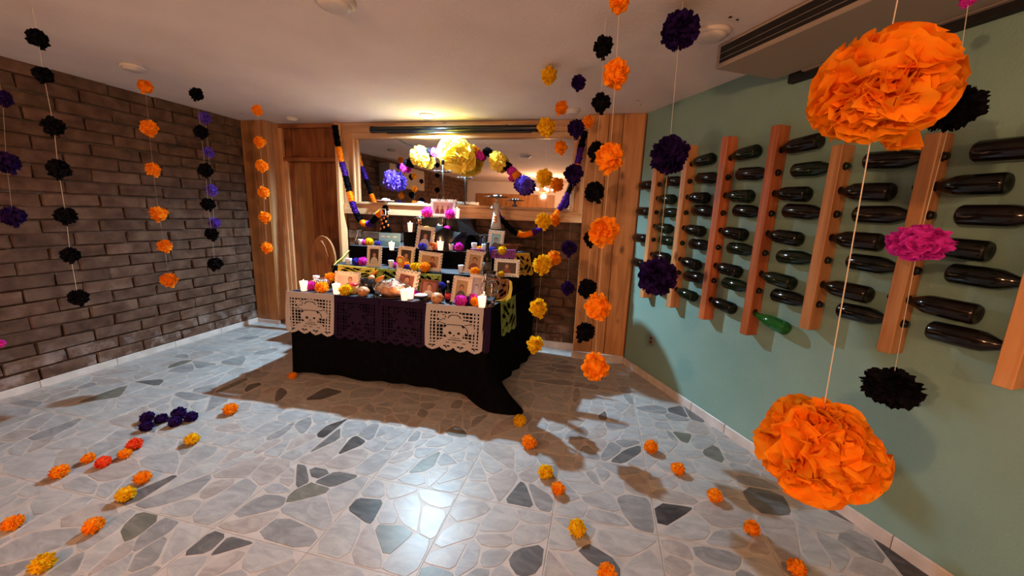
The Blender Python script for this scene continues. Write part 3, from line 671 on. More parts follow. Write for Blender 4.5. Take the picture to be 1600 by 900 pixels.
string(1045,242,1.85,[(1062,47,72,'purple',BIGP),(1045,243,66,'purple',BIGP),(1027,433,64,'purple',BIGP)], 'of large purple ones before the rack', G, top=None)
string(1340,420,.95,[(1374,140,252,'orange',BIGO,(.15,.1,.4)),(1276,700,212,'orange',BIGO2,(-.1,.2,2.0))], 'nearest the viewer, with huge pompoms', G)
string(1435,380,1.32,[(1514,-2,34,'magenta'),(1489,172,116,'black',BIGK,(.1,-.5,0)),(1435,380,112,'magenta',BIGM,(0,0,0)),(1393,606,106,'black',BIGK,(0,0,1))], 'behind the two huge orange ones', G)

# ragged tail of the upper huge pompom
P = atD(1405,215,.95); m = MB(); rr = random.Random(3); vs_ = []; fs = []
for k in range(10):
    a0 = rr.uniform(0,6.28); o0 = Vector((0,0,.06)); k0 = len(vs_)
    for j in range(4):
        for i in range(4):
            u = i/3-.5; v = j/3; p = o0 + Vector((cos(a0),sin(a0),0))*(u*(.02+.05*v)) + Vector((-sin(a0),cos(a0),0))*(.012*noise.noise(Vector((u*5,v*4,k)))+.012*v) + Vector((0.012*v,0,-.085*v*rr.uniform(.9,1.05)))
            vs_.append(P+p)
    for j in range(3):
        for i in range(3): q = k0+j*4+i; fs.append((q,q+1,q+5,q+4))
m.add(vs_, fs); tl = m.obj('tail', M['orange'], smooth=True)
big = [o for o in C.objects if o.name.startswith('paper_pompom') and o.data == BIGO][0]
tl.parent = big; tl.matrix_parent_inverse = Matrix.LocRotScale(big.location, big.rotation_euler, big.scale).inverted()

# floor pompoms -------------------------------------------------------
def fpom(px, py, w, col, where, rise=.75):
    z = .0; P = atZ(px, py, .04); dist = (P-EYE).dot(fw); rad = w/2/F*dist*dist/(P-EYE).length*1.18; P = atZ(px, py, rad*.74)
    pom(FM[col][PRn.randrange(2)], P, rad, col, '%s paper pompom lying on the floor %s' % (CW[col], where), 'paper pompoms on the floor', rot=(PRn.uniform(-.2,.2),PRn.uniform(-.2,.2),PRn.uniform(0,6)), sc=(1,1,.9))
for a in ((230,652,26,'purple','at the back left of the purple cluster'),(229,666,25,'purple','at the front left of the purple cluster'),(252,654,24,'purple','in the middle of the purple cluster'),(279,645,26,'purple','at the back of the purple cluster'),
          (273,659,24,'purple','at the front right of the purple cluster'),(298,651,24,'purple','at the right end of the purple cluster'),(360,639,25,'orange','just past the altar shadow, left'),(300,686,26,'yellow','below the purple cluster'),
          (210,694,29,'coral','at the far end of the coral row'),(195,709,25,'orange','between the two coral ones'),(161,722,29,'coral','in the middle of the left row'),(138,716,26,'orange','behind the middle coral one'),(93,737,36,'orange','at the left end of the coral row'),
          (223,746,31,'orange','behind a yellow one, left side'),(196,772,36,'yellow','touching an orange one, left side'),(146,821,40,'orange','alone at lower left'),(20,817,42,'orange','at the left edge of the photo'),(66,880,52,'yellow','in the bottom left corner'),
          (457,587,14,'orange','at the left foot of the altar cloth'),(812,657,20,'yellow','at the tip of the trailing cloth'),(827,691,24,'orange','on the edge of the altar shadow, right'),(853,737,26,'yellow','behind an orange one, centre right'),(872,763,24,'orange','touching a yellow one, centre right'),
          (902,825,31,'yellow','alone, lower centre right'),(948,895,36,'orange','at the bottom edge, centre right'),(1017,698,24,'orange','first of the right row, farthest away'),(1059,732,24,'orange','second of the right row'),(1117,774,27,'orange','third of the right row'),
          (1175,825,31,'orange','fourth of the right row'),(1245,887,37,'orange','fifth of the right row, nearest')): fpom(*a)

# ------------------------------------------------------------------ altar tiers and cloths
TZ = .76
def ring(poly, step=.02):
    out = []
    for i in range(len(poly)):
        a = Vector(poly[i]); b = Vector(poly[(i+1) % len(poly)]); n = max(1, int((b-a).length/step)); d = (b-a).normalized(); nr = Vector((d.y,-d.x))
        for k in range(n): out.append((a.lerp(b, k/n), nr, i, k/n))
    return out
def drape(name, poly, zt, zb, label, fold=.018, flare=.05, mat=None, topmat=None, corner=None, hem=None, cat='cloth', step=.02):
    """poly counter-clockwise seen from above; skirt hanging with folds"""
    P = ring(poly, step); n = len(P); rows = 14; m = MB(); vs_ = []; s = 0; sp = []
    for i, (p, nr, e, t) in enumerate(P):
        if i: s += (p-P[i-1][0]).length
        sp.append(s)
    for j in range(rows+1):
        v = j/rows
        for i, (p, nr, e, t) in enumerate(P):
            # smooth normals near corners
            q = Vector((0,0))
            for k in range(-3,4): q += P[(i+k) % n][1]
            q.normalize(); s = sp[i]
            f = fold*v**.8*(noise.noise(Vector((s*5.5, v*.7, zt*9)))+.5*sin(s*21+noise.noise(Vector((s*2,3,1)))*5)) + flare*v*v*.5 + .004
            ex = Vector((0,0)); zz = zb
            if hem: zz = zb+hem(p)
            if corner: ex = corner(p, v)
            z = zt+(zz-zt)*v
            x = p + q*f + ex; vs_.append((x.x, x.y, max(z, .008+.004*(j % 2))))
    fs = [(j*n+i, (j+1)*n+i, (j+1)*n+(i+1) % n, j*n+(i+1) % n) for j in range(rows) for i in range(n)]
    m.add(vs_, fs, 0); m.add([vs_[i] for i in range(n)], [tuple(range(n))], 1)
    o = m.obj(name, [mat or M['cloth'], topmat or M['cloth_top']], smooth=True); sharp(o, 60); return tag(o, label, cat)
FL, FRt, BKR, BKL = (-2.615,2.80), (-.825,2.835), (-.63,3.95), (-2.66,4.12)
def corner(p, v):
    d = (p-Vector(FRt)); w = math.exp(-(d.length/.12)**2); w2 = math.exp(-((p-Vector((-.81,2.93))).length/.09)**2)
    return Vector((-.01,-.13))*w*v**2 + Vector((.33,-.17))*w2*v**5 + Vector((.02,-.03))*w*v
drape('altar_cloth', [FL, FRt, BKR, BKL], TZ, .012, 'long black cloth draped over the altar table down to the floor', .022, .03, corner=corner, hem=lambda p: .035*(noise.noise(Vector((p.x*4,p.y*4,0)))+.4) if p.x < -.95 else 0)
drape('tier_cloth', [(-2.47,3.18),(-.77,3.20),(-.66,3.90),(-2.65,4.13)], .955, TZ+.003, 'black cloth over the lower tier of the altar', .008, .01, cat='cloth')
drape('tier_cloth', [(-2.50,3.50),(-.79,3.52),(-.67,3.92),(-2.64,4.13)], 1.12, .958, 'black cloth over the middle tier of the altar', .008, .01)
drape('top_tier_cloth', [(-1.90,3.63),(-1.30,3.63),(-1.28,4.12),(-1.90,4.12)], 1.27, 1.123, 'black cloth over the upper tier of the altar', .006, .01, mat=M['satin'], topmat=M['satin'])
def crn2(p, v):
    w = math.exp(-((p-Vector((-1.33,3.80))).length/.16)**2); return Vector((.30,-.04))*w*v**1.2
drape('summit_cloth', [(-1.88,3.77),(-1.36,3.77),(-1.34,4.10),(-1.88,4.10)], 1.43, 1.275, 'shiny black satin draped over the topmost box, flowing to the right', .02, .04, mat=M['satin'], topmat=M['satin'], corner=crn2, hem=lambda p: -.145 if p.x > -1.40 else 0)
# satin swag on upper tier
m = MB(); vs_ = []; fs = []; nU, nV = 30, 8
for j in range(nV+1):
    for i in range(nU+1):
        u = i/nU; v = j/nV; x = -1.62+.36*u; y = 3.585-.02*sin(v*pi); z = 1.30-.10*v+.035*sin(u*7+v*2)*(.4+v)+.06*(1-u)*(1-v)
        vs_.append((x, y+.02*sin(u*13+v*3), z))
for j in range(nV):
    for i in range(nU): q = j*(nU+1)+i; fs.append((q,q+1,q+nU+2,q+nU+1))
m.add(vs_, fs); o = m.obj('satin_swag', M['satin'], smooth=True); tag(o, 'crumpled black satin swag in the middle of the upper tiers', 'cloth')
def blackbox(px0, px1, pyt, y, zb, label):
    a = atY(px0,pyt,y); b = atY(px1,pyt,y); m = MB(); c = Vector(((a.x+b.x)/2,y+.05,zb)); w = (b.x-a.x)/2
    m.bbox((-w,-.05,0),(w,.05,a.z-zb), .005); o = m.obj('black_box', M['cloth'], loc=c); tag(o, label, 'box'); return c, a.z
bA, zA = blackbox(630,650,362,3.53,1.12,'small black box under the candle and the black-hatted figure')
bB, zB = blackbox(604,621,391,3.42,.955,'small black box under a lit candle on the lower tier, left')

# ------------------------------------------------------------------ cut-paper banners (papel picado)
def picado(name, nx, ny, w, h, holes, mat, place, label, group='cut paper banners on the altar', hemm=None, lobes=4):
    """place(u, v) -> point; u 0..1 across, v 0 top .. 1 bottom"""
    m = MB(); idx = {}; vs_ = []; fs = []
    def vid(i, j):
        if (i,j) not in idx: idx[(i,j)] = len(vs_); vs_.append(place(i/nx, j/ny))
        return idx[(i,j)]
    for j in range(ny):
        for i in range(nx):
            u = (i+.5)/nx; v = (j+.5)/ny
            sc = .925+.07*abs(sin(u*pi*lobes))
            if v > sc or holes(u, v): continue
            fs.append((vid(i,j),vid(i,j+1),vid(i+1,j+1),vid(i+1,j)))
    m.add(vs_, fs); e = empty(name, place(.5,0), label, 'paper banner', group)
    o = m.obj('cut_sheet', mat); local(o, e)
    m = MB(); m.tube([place(k/8,0)+Vector((0,-.001,.002)) for k in range(9)], .004, 6); local(m.obj('folded_hem', hemm or mat), e); return e
def el(u, v, cx, cy, rx, ry): return ((u-cx)/rx)**2+((v-cy)/ry)**2
def skull_holes(u, v):
    if v < .10 or u < .065 or u > .935: return False
    if v > .86:
        for k in range(4):
            cu = (k+.5)/4
            for dx, dy in ((-.045,-.0),(0,.02),(.045,-.0),(-.02,-.012),(.02,-.012)):
                if abs(u-cu-dx) < .012 and abs(v-.90-dy) < .014: return True
        return False
    body = el(u,v,.52,.86,.32,.17) < 1 and v > .72; skull = el(u,v,.50,.56,.19,.15) < 1; jaw = el(u,v,.52,.68,.14,.08) < 1
    brim = el(u,v,.52,.37,.31,.065) < 1; crown = el(u,v,.50,.27,.16,.12) < 1; curl = el(u,v,.30,.24,.08,.08) < 1; side = el(u,v,.76,.50,.10,.09) < 1
    if body or skull or jaw or brim or crown or curl or side:
        if el(u,v,.43,.60,.028,.032) < 1 or el(u,v,.58,.60,.028,.022) < 1 or el(u,v,.505,.65,.014,.02) < 1: return True
        if abs(v-.705) < .008 and .43 < u < .60 and (u*40) % 2 > .5: return True
        if abs(v-.745) < .007 and .40 < u < .64 : return True
        if .9 < el(u,v,.52,.33,.30,.09) < 1.12 and v > .36: return True
        if .80 < el(u,v,.50,.27,.10,.07) < 1.25 and v < .28: return True
        if .8 < el(u,v,.30,.25,.05,.05) < 1.2 and u > .3: return True
        if .85 < el(u,v,.60,.56,.14,.14) < 1.05 and u > .68: return True
        if abs(v-.81) < .008 and (.36 < u < .42 or .47 < u < .55 or .66 < u < .72): return True
        return False
    gu = (u-.065)/.87*14; gv = (v-.12)/.74*10
    thick = .30 if (gu < 2 or gu > 12) else .16
    return v > .12 and v < .84 and thick < gu % 1 < 1-thick+.05 and .20 < gv % 1 < .88
def floral_holes(u, v):
    if v < .10 or u < .07 or u > .93 or v > .90: return False
    a = sin(u*13+1.3*sin(v*9))*sin(v*15+1.7*sin(u*8)); return a > .28 or (abs(a) < .05)
def grid_holes(u, v):
    if v < .12 or v > .85 or u < .05 or u > .95: return False
    return .25 < (u*16) % 1 < .8 and .25 < (v*11) % 1 < .8
XF0 = -2.62; WP = .447
def front(x0, w, h, zt=TZ+.006, y0=2.79, yslope=.019, puff=.006):
    return lambda u, v: Vector((x0+w*u + .012*sin(v*3)*(u-.5), y0-.008+yslope*(x0+w*u+2.61)-.012-.02*v-puff*sin(u*6+v*3)-.010*abs(v), zt-h*v))
a0 = atY(449,459,2.78).x; a1 = atY(522,464,2.78).x; b0 = atY(667,482,2.80).x; b1 = atY(756,489,2.81).x
picado('paper_banner', 78, 66, 1, 1, skull_holes, M['white_paper'], front(a0, a1-a0, .36), 'white cut-paper banner with skull at the left end of the altar front')
picado('paper_banner', 78, 66, 1, 1, skull_holes, M['white_paper'], front(b0, b1-b0, .37), 'white cut-paper banner with skull near the right end of the altar front')
w2 = (b0-a1)/2
picado('paper_banner', 60, 50, 1, 1, skull_holes, M['purple_tissue'], front(a1+.004, w2-.008, .37, puff=.003), 'dark purple cut-paper banner on altar front, beside the left white one')
picado('paper_banner', 60, 50, 1, 1, skull_holes, M['purple_tissue'], front(a1+w2+.004, w2-.008, .37, puff=.003), 'dark purple cut-paper banner on altar front, beside the right white one')
def sideR(v0, v1, h, zt, out=.03):        # on the right side of the altar, between two points
    v0 = Vector(v0); v1 = Vector(v1); d = (v1-v0); nr = Vector((d.y,-d.x)).normalized()
    return lambda u, v: Vector((*(v0.lerp(v1,u)+nr*(out+.02*v)), zt-h*v))
picado('paper_banner', 8, 40, 1, 1, grid_holes, M['purple_tissue'], front(b1+.004, .055, .36), 'narrow strip of purple cut paper right of the right white banner', lobes=1)
picado('paper_banner', 44, 44, 1, 1, floral_holes, M['green_tissue'], sideR((-.79,3.03),(-.735,3.36),.30,TZ+.01,.03), 'olive green cut-paper banner on the right side of the altar', lobes=3)
picado('paper_banner', 40, 44, 1, 1, floral_holes, M['gold_tissue'], lambda u, v: Vector((-.775+.14*u+.05*v, 3.50+.10*u-.04*v, 1.135-.20*v)), 'gold cut-paper banner on the right side of middle tier', lobes=3)
# yellow bordered brown banner on the right end of the lower tier
pb = lambda u, v: Vector((-.93+.20*u, 3.165-.03*v, .945-.17*v))
def rnd_holes(u, v): return floral_holes(u, v)
e = picado('paper_banner', 40, 34, 1, 1, rnd_holes, M['brown_tissue'], pb, 'brown cut-paper banner with pale yellow fringe behind the glass jug', lobes=3)
m = MB(); vs_ = []; fs = []
pts = [pb(1.02,.0), pb(1.06,.35), pb(1.02,.7), pb(.85,.93), pb(.55,1.05), pb(.2,1.03)]
for k, p in enumerate(pts): vs_ += [p+Vector((0,-.004,0)), p+Vector((.028 if k < 3 else .018, -.012+.004*(k % 2), -.012 if k < 2 else -.030))]
for k in range(len(pts)-1): fs.append((2*k,2*k+1,2*k+3,2*k+2))
m.add(vs_, fs); local(m.obj('fringe', M['yellow_tissue']), e)
# lower-tier front banners
def lt(px0, px1, py0, py1, h, y=3.15):
    A = atY(px0,py0,y); B = atY(px1,py1,y); return lambda u, v: A.lerp(B,u)+Vector((0,-.015*v+.004*sin(u*9),-h*v))
picado('paper_banner', 60, 34, 1, 1, floral_holes, M['green_tissue'], lt(588,650,420,424,.17), 'olive cut-paper banner on the lower tier behind the big bread')
picado('paper_banner', 60, 30, 1, 1, floral_holes, M['yellow_tissue'], lt(528,586,414,420,.10), 'yellow cut-paper banner on the left front of the lower tier', hemm=M['yellow_tissue'])
picado('paper_banner', 40, 34, 1, 1, floral_holes, M['green_tissue'], lt(650,690,427,430,.16), 'olive cut-paper banner on the lower tier behind the dark framed photo')
S0 = atY(525,414,3.17); S1 = atY(556,385,3.62)
picado('paper_banner', 40, 12, 1, 1, lambda u,v: False if v < .3 or v > .8 else floral_holes(u,v), M['yellow_tissue'], lambda u, v: S0.lerp(S1,u)+Vector((-.012-.03*v,-.01,-.055*v+.004*sin(u*12))), 'yellow cut-paper banner along the left side of the lower tier', lobes=4)
A = atY(768,391,3.49); B = atY(806,391,3.49)
picado('paper_banner', 40, 24, 1, 1, grid_holes, M['purple_bright'], lambda u, v: A.lerp(B,u)+Vector((0,-.012*v,-.075*v)), 'bright purple cut-paper banner on the right front of the middle tier')
A2 = atY(735,389,3.49); B2 = atY(757,390,3.49)
picado('paper_banner', 24, 12, 1, 1, grid_holes, M['purple_bright'], lambda u, v: A2.lerp(B2,u)+Vector((0,-.012*v,-.05*v)), 'small bright purple cut-paper banner behind the dark bottle', lobes=3)

# ------------------------------------------------------------------ picture frames
def frame_obj(px0, py0, px1, py1, y, zb, photo, label, mat='frame', tilt=.16, roll=0, dark=False, yaw=0):
    a = atY(px0,py0,y); b = atY(px1,py1,y); w = b.x-a.x; h = a.z-b.z; base = Vector(((a.x+b.x)/2, y, zb if zb is not None else b.z))
    lift = max(0, b.z-(zb if zb is not None else b.z)); h = h+lift*.8
    e = empty('photo_frame', base, label, 'picture frame', 'framed photographs on the altar'); e.rotation_euler = (-tilt, roll, yaw)
    bw = min(w,h)*.2; cell = bw/4.0; nx = max(10, round(w/cell)); ny = max(10, round(h/cell)); cx, cz = w/nx, h/ny; th = .012
    if dark:
        m = MB()
        for q in (((-w/2,-th,0),(w/2,0,bw*.6)),((-w/2,-th,h-bw*.6),(w/2,0,h)),((-w/2,-th,bw*.6),(-w/2+bw*.6,0,h-bw*.6)),((w/2-bw*.6,-th,bw*.6),(w/2,0,h-bw*.6))): m.bbox(q[0],q[1],.003)
        m.obj('frame_border', M[mat], e); ins = bw*.6
    else:
        solid = set()
        for i in range(nx):
            for j in range(ny):
                di = min(i, nx-1-i); dj = min(j, ny-1-j); d = min(di, dj)
                if d > 3: continue
                k = i if dj < di else j
                if d == 0 and k % 3 == 2: continue
                if d == 1 and k % 3 == 1 and not (di == 1 and dj == 1): continue
                solid.add((i,j))
        m = MB()
        for (i,j) in solid:
            x0 = -w/2+i*cx; z0 = j*cz; x1 = x0+cx; z1 = z0+cz; d = min(i,nx-1-i,j,ny-1-j); t_ = th*(1.0 if d in (1,2) else .7)
            v = [(x0,-t_,z0),(x1,-t_,z0),(x1,-t_,z1),(x0,-t_,z1),(x0,0,z0),(x1,0,z0),(x1,0,z1),(x0,0,z1)]; f = [(0,1,2,3),(7,6,5,4)]
            for q, (ii,jj) in (((0,4,5,1),(i,j-1)),((1,5,6,2),(i+1,j)),((2,6,7,3),(i,j+1)),((3,7,4,0),(i-1,j))):
                if (ii,jj) not in solid or min(ii,nx-1-ii,jj,ny-1-jj) != d: f.append(q)
            m.add(v, f)
        m.obj('frame_border', M[mat], e); ins = bw*.95
    # backboard with the photograph print
    m = MB(); m.box((-w/2+ins*.8,-.002,ins*.8),(w/2-ins*.8,.002,h-ins*.8)); m.obj('backboard', M['shirt_g'], e)
    pw, ph = w/2-ins, h-2*ins; m = MB(); yy = -.004
    mats = [M[photo[0]], M[photo[1]], M[photo[2]], M['hair']]
    m.add([(-pw,yy,ins),(pw,yy,ins),(pw,yy,h-ins),(-pw,yy,h-ins)], [(0,1,2,3)], 0)
    def disc(cx_, cz_, rx, rz, k, mi, n=18, z0=None):
        v = []
        for q in range(n):
            x = cx_+rx*cos(2*pi*q/n); z = cz_+rz*sin(2*pi*q/n); v.append((max(-pw,min(pw,x)), yy-.0004*k, max(ins,min(h-ins,z))))
        m.add(v, [tuple(range(n))], mi)
    offs = photo[3] if len(photo) > 3 else [0]; sc = min(pw, ph/2)*(.95 if len(offs) == 1 else .45)
    for ox in offs:
        X = ox*pw; zc_ = ins+ph*.52 if len(offs) == 1 else ins+ph*.55
        disc(X, ins, sc*.95, zc_-ins-sc*.15, 1, 2); disc(X, zc_+sc*.33, sc*.42, sc*.50, 2, 3); disc(X, zc_+sc*.22, sc*.34, sc*.42, 3, 1)
        for s in (-1,1): disc(X+s*sc*.13, zc_+sc*.27, sc*.05, sc*.03, 4, 3, 8)
        disc(X, zc_+sc*.02, sc*.11, sc*.025, 4, 3, 8)
    m.obj('photo', mats, e)
    m = MB(); m.box((-w*.08,0,h*.15),(w*.08,.006,h*.6)); o = m.obj('stand_leg', M['shirt_g'], e); return e
FT = .956
frame_obj(521,423,562,455,2.98,TZ,('pbg_p','skin','shirt_g',[.3]),'pale landscape photo frame behind the yellow pompom at the altar front left')
frame_obj(612,419,650,460,3.02,TZ,('pbg_r','skin','shirt_w'),'pale portrait photo frame standing behind the big bread', tilt=.2, roll=.12)
frame_obj(655,435,683,463,2.97,TZ,('pbg_r','skin','shirt_w'),'dark brown wooden photo frame beside the salt bowl', mat='clay', dark=True, roll=.05)
frame_obj(704,430,733,470,2.93,TZ,('pbg_o','skin','shirt_g'),'tall pale frame with man in dark jacket, at altar front right', roll=.08)
frame_obj(731,427,754,468,3.0,TZ,('pbg_g','skin2','skin2'),'pale frame with grey portrait, half behind the glass jug', roll=.05)
frame_obj(572,383,596,418,3.23,FT,('pbg_d','skin','shirt_w'),'pale portrait frame on lower tier, leftmost there', roll=-.02)
frame_obj(619,383,646,416,3.28,FT,('pbg_d','skin','skin'),'pale portrait frame on lower tier behind the orange rosette', roll=.05)
frame_obj(652,395,689,427,3.26,FT,('pbg_o','skin','shirt_r',[.25]),'pale landscape frame on lower tier, man in maroon on ochre ground', roll=.06)
frame_obj(725,391,754,429,3.27,FT,('pbg_o','skin','shirt_r'),'pale portrait frame on lower tier left of the dark bottle', roll=.08)
frame_obj(772,403,811,431,3.25,FT,('pbg_d','skin','shirt_r'),'white landscape frame at the right end of lower tier', mat='frame_b')
frame_obj(648,359,676,397,3.52,1.121,('pbg_d','skin','shirt_w'),'pale portrait frame on middle tier above the landscape frame', roll=.08)
frame_obj(761,357,785,387,3.56,1.121,('sky','skin2','shirt_g'),'white frame with grey portrait, blue lamplight painted in, under the tall black-hatted doll', mat='frame_b', roll=.06)  # blue print ground stands in for cool lamp light on this frame
frame_obj(672,313,712,344,3.81,1.431,('pbg_p','skin','shirt_r',[-.6,-.1,.5]),'topmost pale frame with a group photo on the altar summit', roll=0)
# sky postcard
a = atY(591,363,3.62); b = atY(625,385,3.62); e = empty('picture_card', ((a.x+b.x)/2,3.62,1.121), 'unframed blue seaside picture card on the middle tier, left', 'picture')
e.rotation_euler = (-.12,0,0); w = (b.x-a.x)/2; h = a.z-1.121
m = MB(); m.box((-w,0,0),(w,.003,h)); m.obj('card', M['sky'], e)
m = MB(); m.add([(-w*.95,-.0006,.003),(w*.95,-.0006,.003),(w*.95,-.0006,h*.38),(w*.4,-.0006,h*.45),(-w*.2,-.0006,h*.36),(-w*.95,-.0006,h*.42)],[(0,1,2,3,4,5)],0); m.obj('sea_print', M['sea'], e)
m = MB()
for X in (-.6,-.1,.5): m.ball((X*w,-.0012,h*.72), w*.16, 8, (1.3,.02,.4))
m.obj('cloud_print', M['frame_b'], e)

# ------------------------------------------------------------------ candles, cups
def candle(px, py, y, zb, where, lit=True, r_=.034, h_=.088, glow=True):
    P = atY(px, py, y); P = Vector((P.x, y, zb)); e = empty('votive_candle' if lit else 'votive_cup', P, ('lit white votive candle ' if lit else 'unlit white votive cup ')+where, 'candle', 'lit votive candles' if lit else 'unlit votive cups')
    m = MB(); m.lathe([(r_*.70,0),(r_*.74,.004),(r_*.86,h_*.5),(r_,h_*.98),(r_*.95,h_),(r_*.88,h_*.93),(r_*.72,h_*.78),(0,h_*.77)], 20); m.obj('cup', M['votive'] if lit else M['votive_un'], e, True)
    if lit:
        m = MB(); m.lathe([(.0,h_*.80),(.007,h_*.88),(.008,h_*.96),(.0045,h_*1.08),(.0,h_*1.2)], 10); m.obj('flame', M['flame'], e, True)
        m = MB(); m.tube([(0,0,h_*.77),(0,0,h_*.86)], .001, 5); m.obj('wick', M['hole'], e)
        if glow: light('candle_glow', 'POINT', P+Vector((0,-.01,h_*1.3)), .8, (1,.50,.22), shadow_soft_size=.015)
    return e
candle(475,452,2.87,TZ,'at the front left corner of the altar', h_=.085)
candle(526,458,2.86,TZ,'right of the orange pompom on altar front left')
candle(632,466,2.86,TZ,'right of the big bread')
candle(753,478,2.86,TZ,'at front right of the altar beside the jug')
candle(641,455,2.93,TZ,'half hidden behind the one beside the bread', glow=False)
candle(612,388,3.46,zB,'on the small black box, lower left', r_=.028, h_=.075)
candle(688,396,3.56,1.121,'in the middle of the middle tier')
candle(685,360,3.70,1.271,'in front of the small brown bottle', r_=.026)
candle(641,358,3.56,zA,'on the black box left of the black-hatted figure', r_=.026)
candle(714,340,3.93,1.431,'on the summit right of the group photo', r_=.028, h_=.10)
for a in ((494,432,3.08,TZ,'at the left behind the wrapped jar',.03,.10),(563,377,3.60,1.121,'on the middle tier, far left',.026,.06),(545,409,3.28,FT,'on the lower tier, far left',.03,.06),(611,413,3.25,FT,'between two pale frames on lower tier',.026,.075),
          (741,384,3.56,1.121,'on the middle tier above the purple banner',.028,.09),(705,388,3.6,1.121,'between candle and magenta pompom',.026,.065),(720,427,3.28,FT,'left of the ochre portrait frame',.026,.07),(756,384,3.60,1.121,'behind the neck of the dark bottle',.022,.08)):
    candle(a[0],a[1],a[2],a[3],a[4],False,a[5],a[6])

# pompoms on the altar ------------------------------------------------
def apom(px, py, w, col, y, where, zb=None):
    P = atY(px, py, y); dist = (P-EYE).dot(fw); rad = w/2/F*dist*1.1
    if zb is not None: P.z = zb+rad*.72
    pom(FM[col][PRn.randrange(2)], P, rad, col, '%s paper pompom %s' % (CW[col], where), 'paper pompoms among the altar offerings')
for a in ((488,450,17,'magenta',2.92,'between corner candle and orange pompom',TZ),(503,455,20,'orange',2.86,'at the altar front left edge',TZ),(516,433,17,'orange',3.10,'above the wrapped jar, left',TZ+.05),(540,459,20,'yellow',2.84,'in front of the landscape photo frame',TZ),
          (536,449,10,'violet',2.93,'tiny, behind the front yellow one',TZ),(567,409,15,'magenta',3.30,'left of the leftmost lower-tier frame',FT),(556,410,13,'blue',3.28,'beside the far left cup on lower tier',FT),(577,378,13,'yellow',3.60,'at the left of the middle tier',1.121),
          (590,379,9,'blue',3.58,'left of the seaside card',1.121),(569,379,10,'magenta',3.62,'between cup and yellow pompom, middle tier',1.121),(616,409,10,'magenta',3.30,'beside the cup between pale frames',FT),(634,410,15,'orange',3.22,'at the foot of the second lower-tier frame',FT),
          (648,419,15,'yellow',3.20,'at the left foot of the maroon man frame',FT),(664,421,17,'orange',3.20,'below the maroon man frame',FT),(636,418,11,'blue',3.20,'left of the lower-tier yellow one',FT),(660,390,13,'blue',3.47,'at the foot of the middle-tier frame',1.121),
          (667,356,13,'yellow',3.66,'above the middle-tier frame',1.271),(667,337,18,'magenta',3.79,'left of the summit group photo',1.431),(703,339,16,'magenta',3.78,'at the right foot of the summit photo',1.431),(699,354,12,'magenta',3.72,'on the satin below the summit',1.29),
          (717,391,15,'magenta',3.60,'alone on the dark cloth of middle tier',1.121),(749,386,11,'orange',3.60,'beside the cup above the purple banner',1.121),(769,386,13,'blue',3.52,'at the foot of the lamplit frame',1.121),(785,388,15,'yellow',3.50,'on the right of the middle tier',1.121),
          (742,423,15,'orange',3.20,'at the foot of the ochre portrait',FT),(783,424,11,'yellow',3.20,'at the foot of the white landscape frame',FT),(690,444,13,'blue',3.10,'behind the small red-labelled bottle',TZ+.07),(740,457,16,'magenta',2.92,'at the foot of the grey portrait',TZ+.02),
          (720,472,20,'magenta',2.85,'at the altar front right edge',TZ),(733,467,15,'blue',2.92,'behind the front magenta one, right',TZ),(743,474,17,'orange',2.87,'left of the front right candle',TZ),(649,459,12,'magenta',3.00,'between second candle and dark frame',TZ)): apom(*a)
# orange rosette
P = atY(626,407,3.20); e = empty('rosette', P, 'orange and yellow sunflower rosette with hanging ribbons on lower tier', 'rosette')
m = MB()
for k in range(12):
    a = 2*pi*k/12; m.ball((.032*cos(a),0,.032*sin(a)), .014, 8, (1,.4,1))
m.obj('petals', M['doll_or'], e, True); m = MB(); m.ball((0,-.008,0), .024, 12, (1,.5,1)); m.obj('centre', M['yellow_tissue'], e, True)
for s in (-1,1):
    m = MB(); m.tube([(s*.008,0,-.03),(s*.016,-.003,-.05),(s*.012,0,-.08)], .0035, 6); m.obj('ribbon', M['gold_tissue'], e)

# ------------------------------------------------------------------ offerings
def lobj(name, prof, mat, P, label, cat, n=24, wob=0, group=None, part='body'):
    e = empty(name, P, label, cat, group); m = MB(); m.lathe(prof, n, wob=wob); m.obj(part, mat, e, True); return e
# big bread wrapped in cellophane
P = atY(612,470,2.94); P.z = TZ; P.y = 2.94; e = empty('bread_loaf', P, 'large glazed bread of the dead under cellophane on a dark plate', 'bread')
m = MB(); m.lathe([(.05,0),(.13,.006),(.15,.014),(.145,.016),(.05,.010),(0,.010)], 28); m.obj('plate', M['clay_d'], e, True)
m = MB(); m.ball((0,0,.062), .115, 28, (1.15,.9,.52), .12); m.obj('loaf', M['bread'], e, True)
for k in range(4):
    a = k*pi/4+.3; m = MB(); m.tube([(.11*cos(a),.085*sin(a),.07),(.06*cos(a),.05*sin(a),.115),(0,0,.128),(-.06*cos(a),-.05*sin(a),.115),(-.11*cos(a),-.085*sin(a),.07)], [.012,.016,.012,.016,.012], 8); m.obj('bone_strip', M['bread'], e, True)
m = MB(); rr = random.Random(4); m.ball((0,0,.072), .135, 30, (1.15,.9,.60), 0)
m.v = [tuple(Vector(v)*(1+.10*noise.noise(Vector(v)*28))) for v in m.v]; m.obj('cellophane_wrap', M['cello'], e)
# small rolls
for px, py, y, sc, lab in ((568,462,2.87,.050,'small round bread roll with a twist, left of the big bread'),(683,472,2.86,.053,'small pale bread roll beside the salt bowl')):
    P = atY(px,py,y); e = empty('bread_roll', (P.x,y,TZ), lab, 'bread'); m = MB(); m.ball((0,0,sc*.8), sc, 18, (1,1,.85), .15); m.obj('crust', M['bread'], e, True)
    m = MB(); m.tube([(sc*.4*cos(a/3),-sc*.93+abs(a-5)*.001,sc*.85+sc*.4*sin(a/3)) for a in range(0,17)], sc*.13, 8); m.obj('twist', M['apple'], e, True)
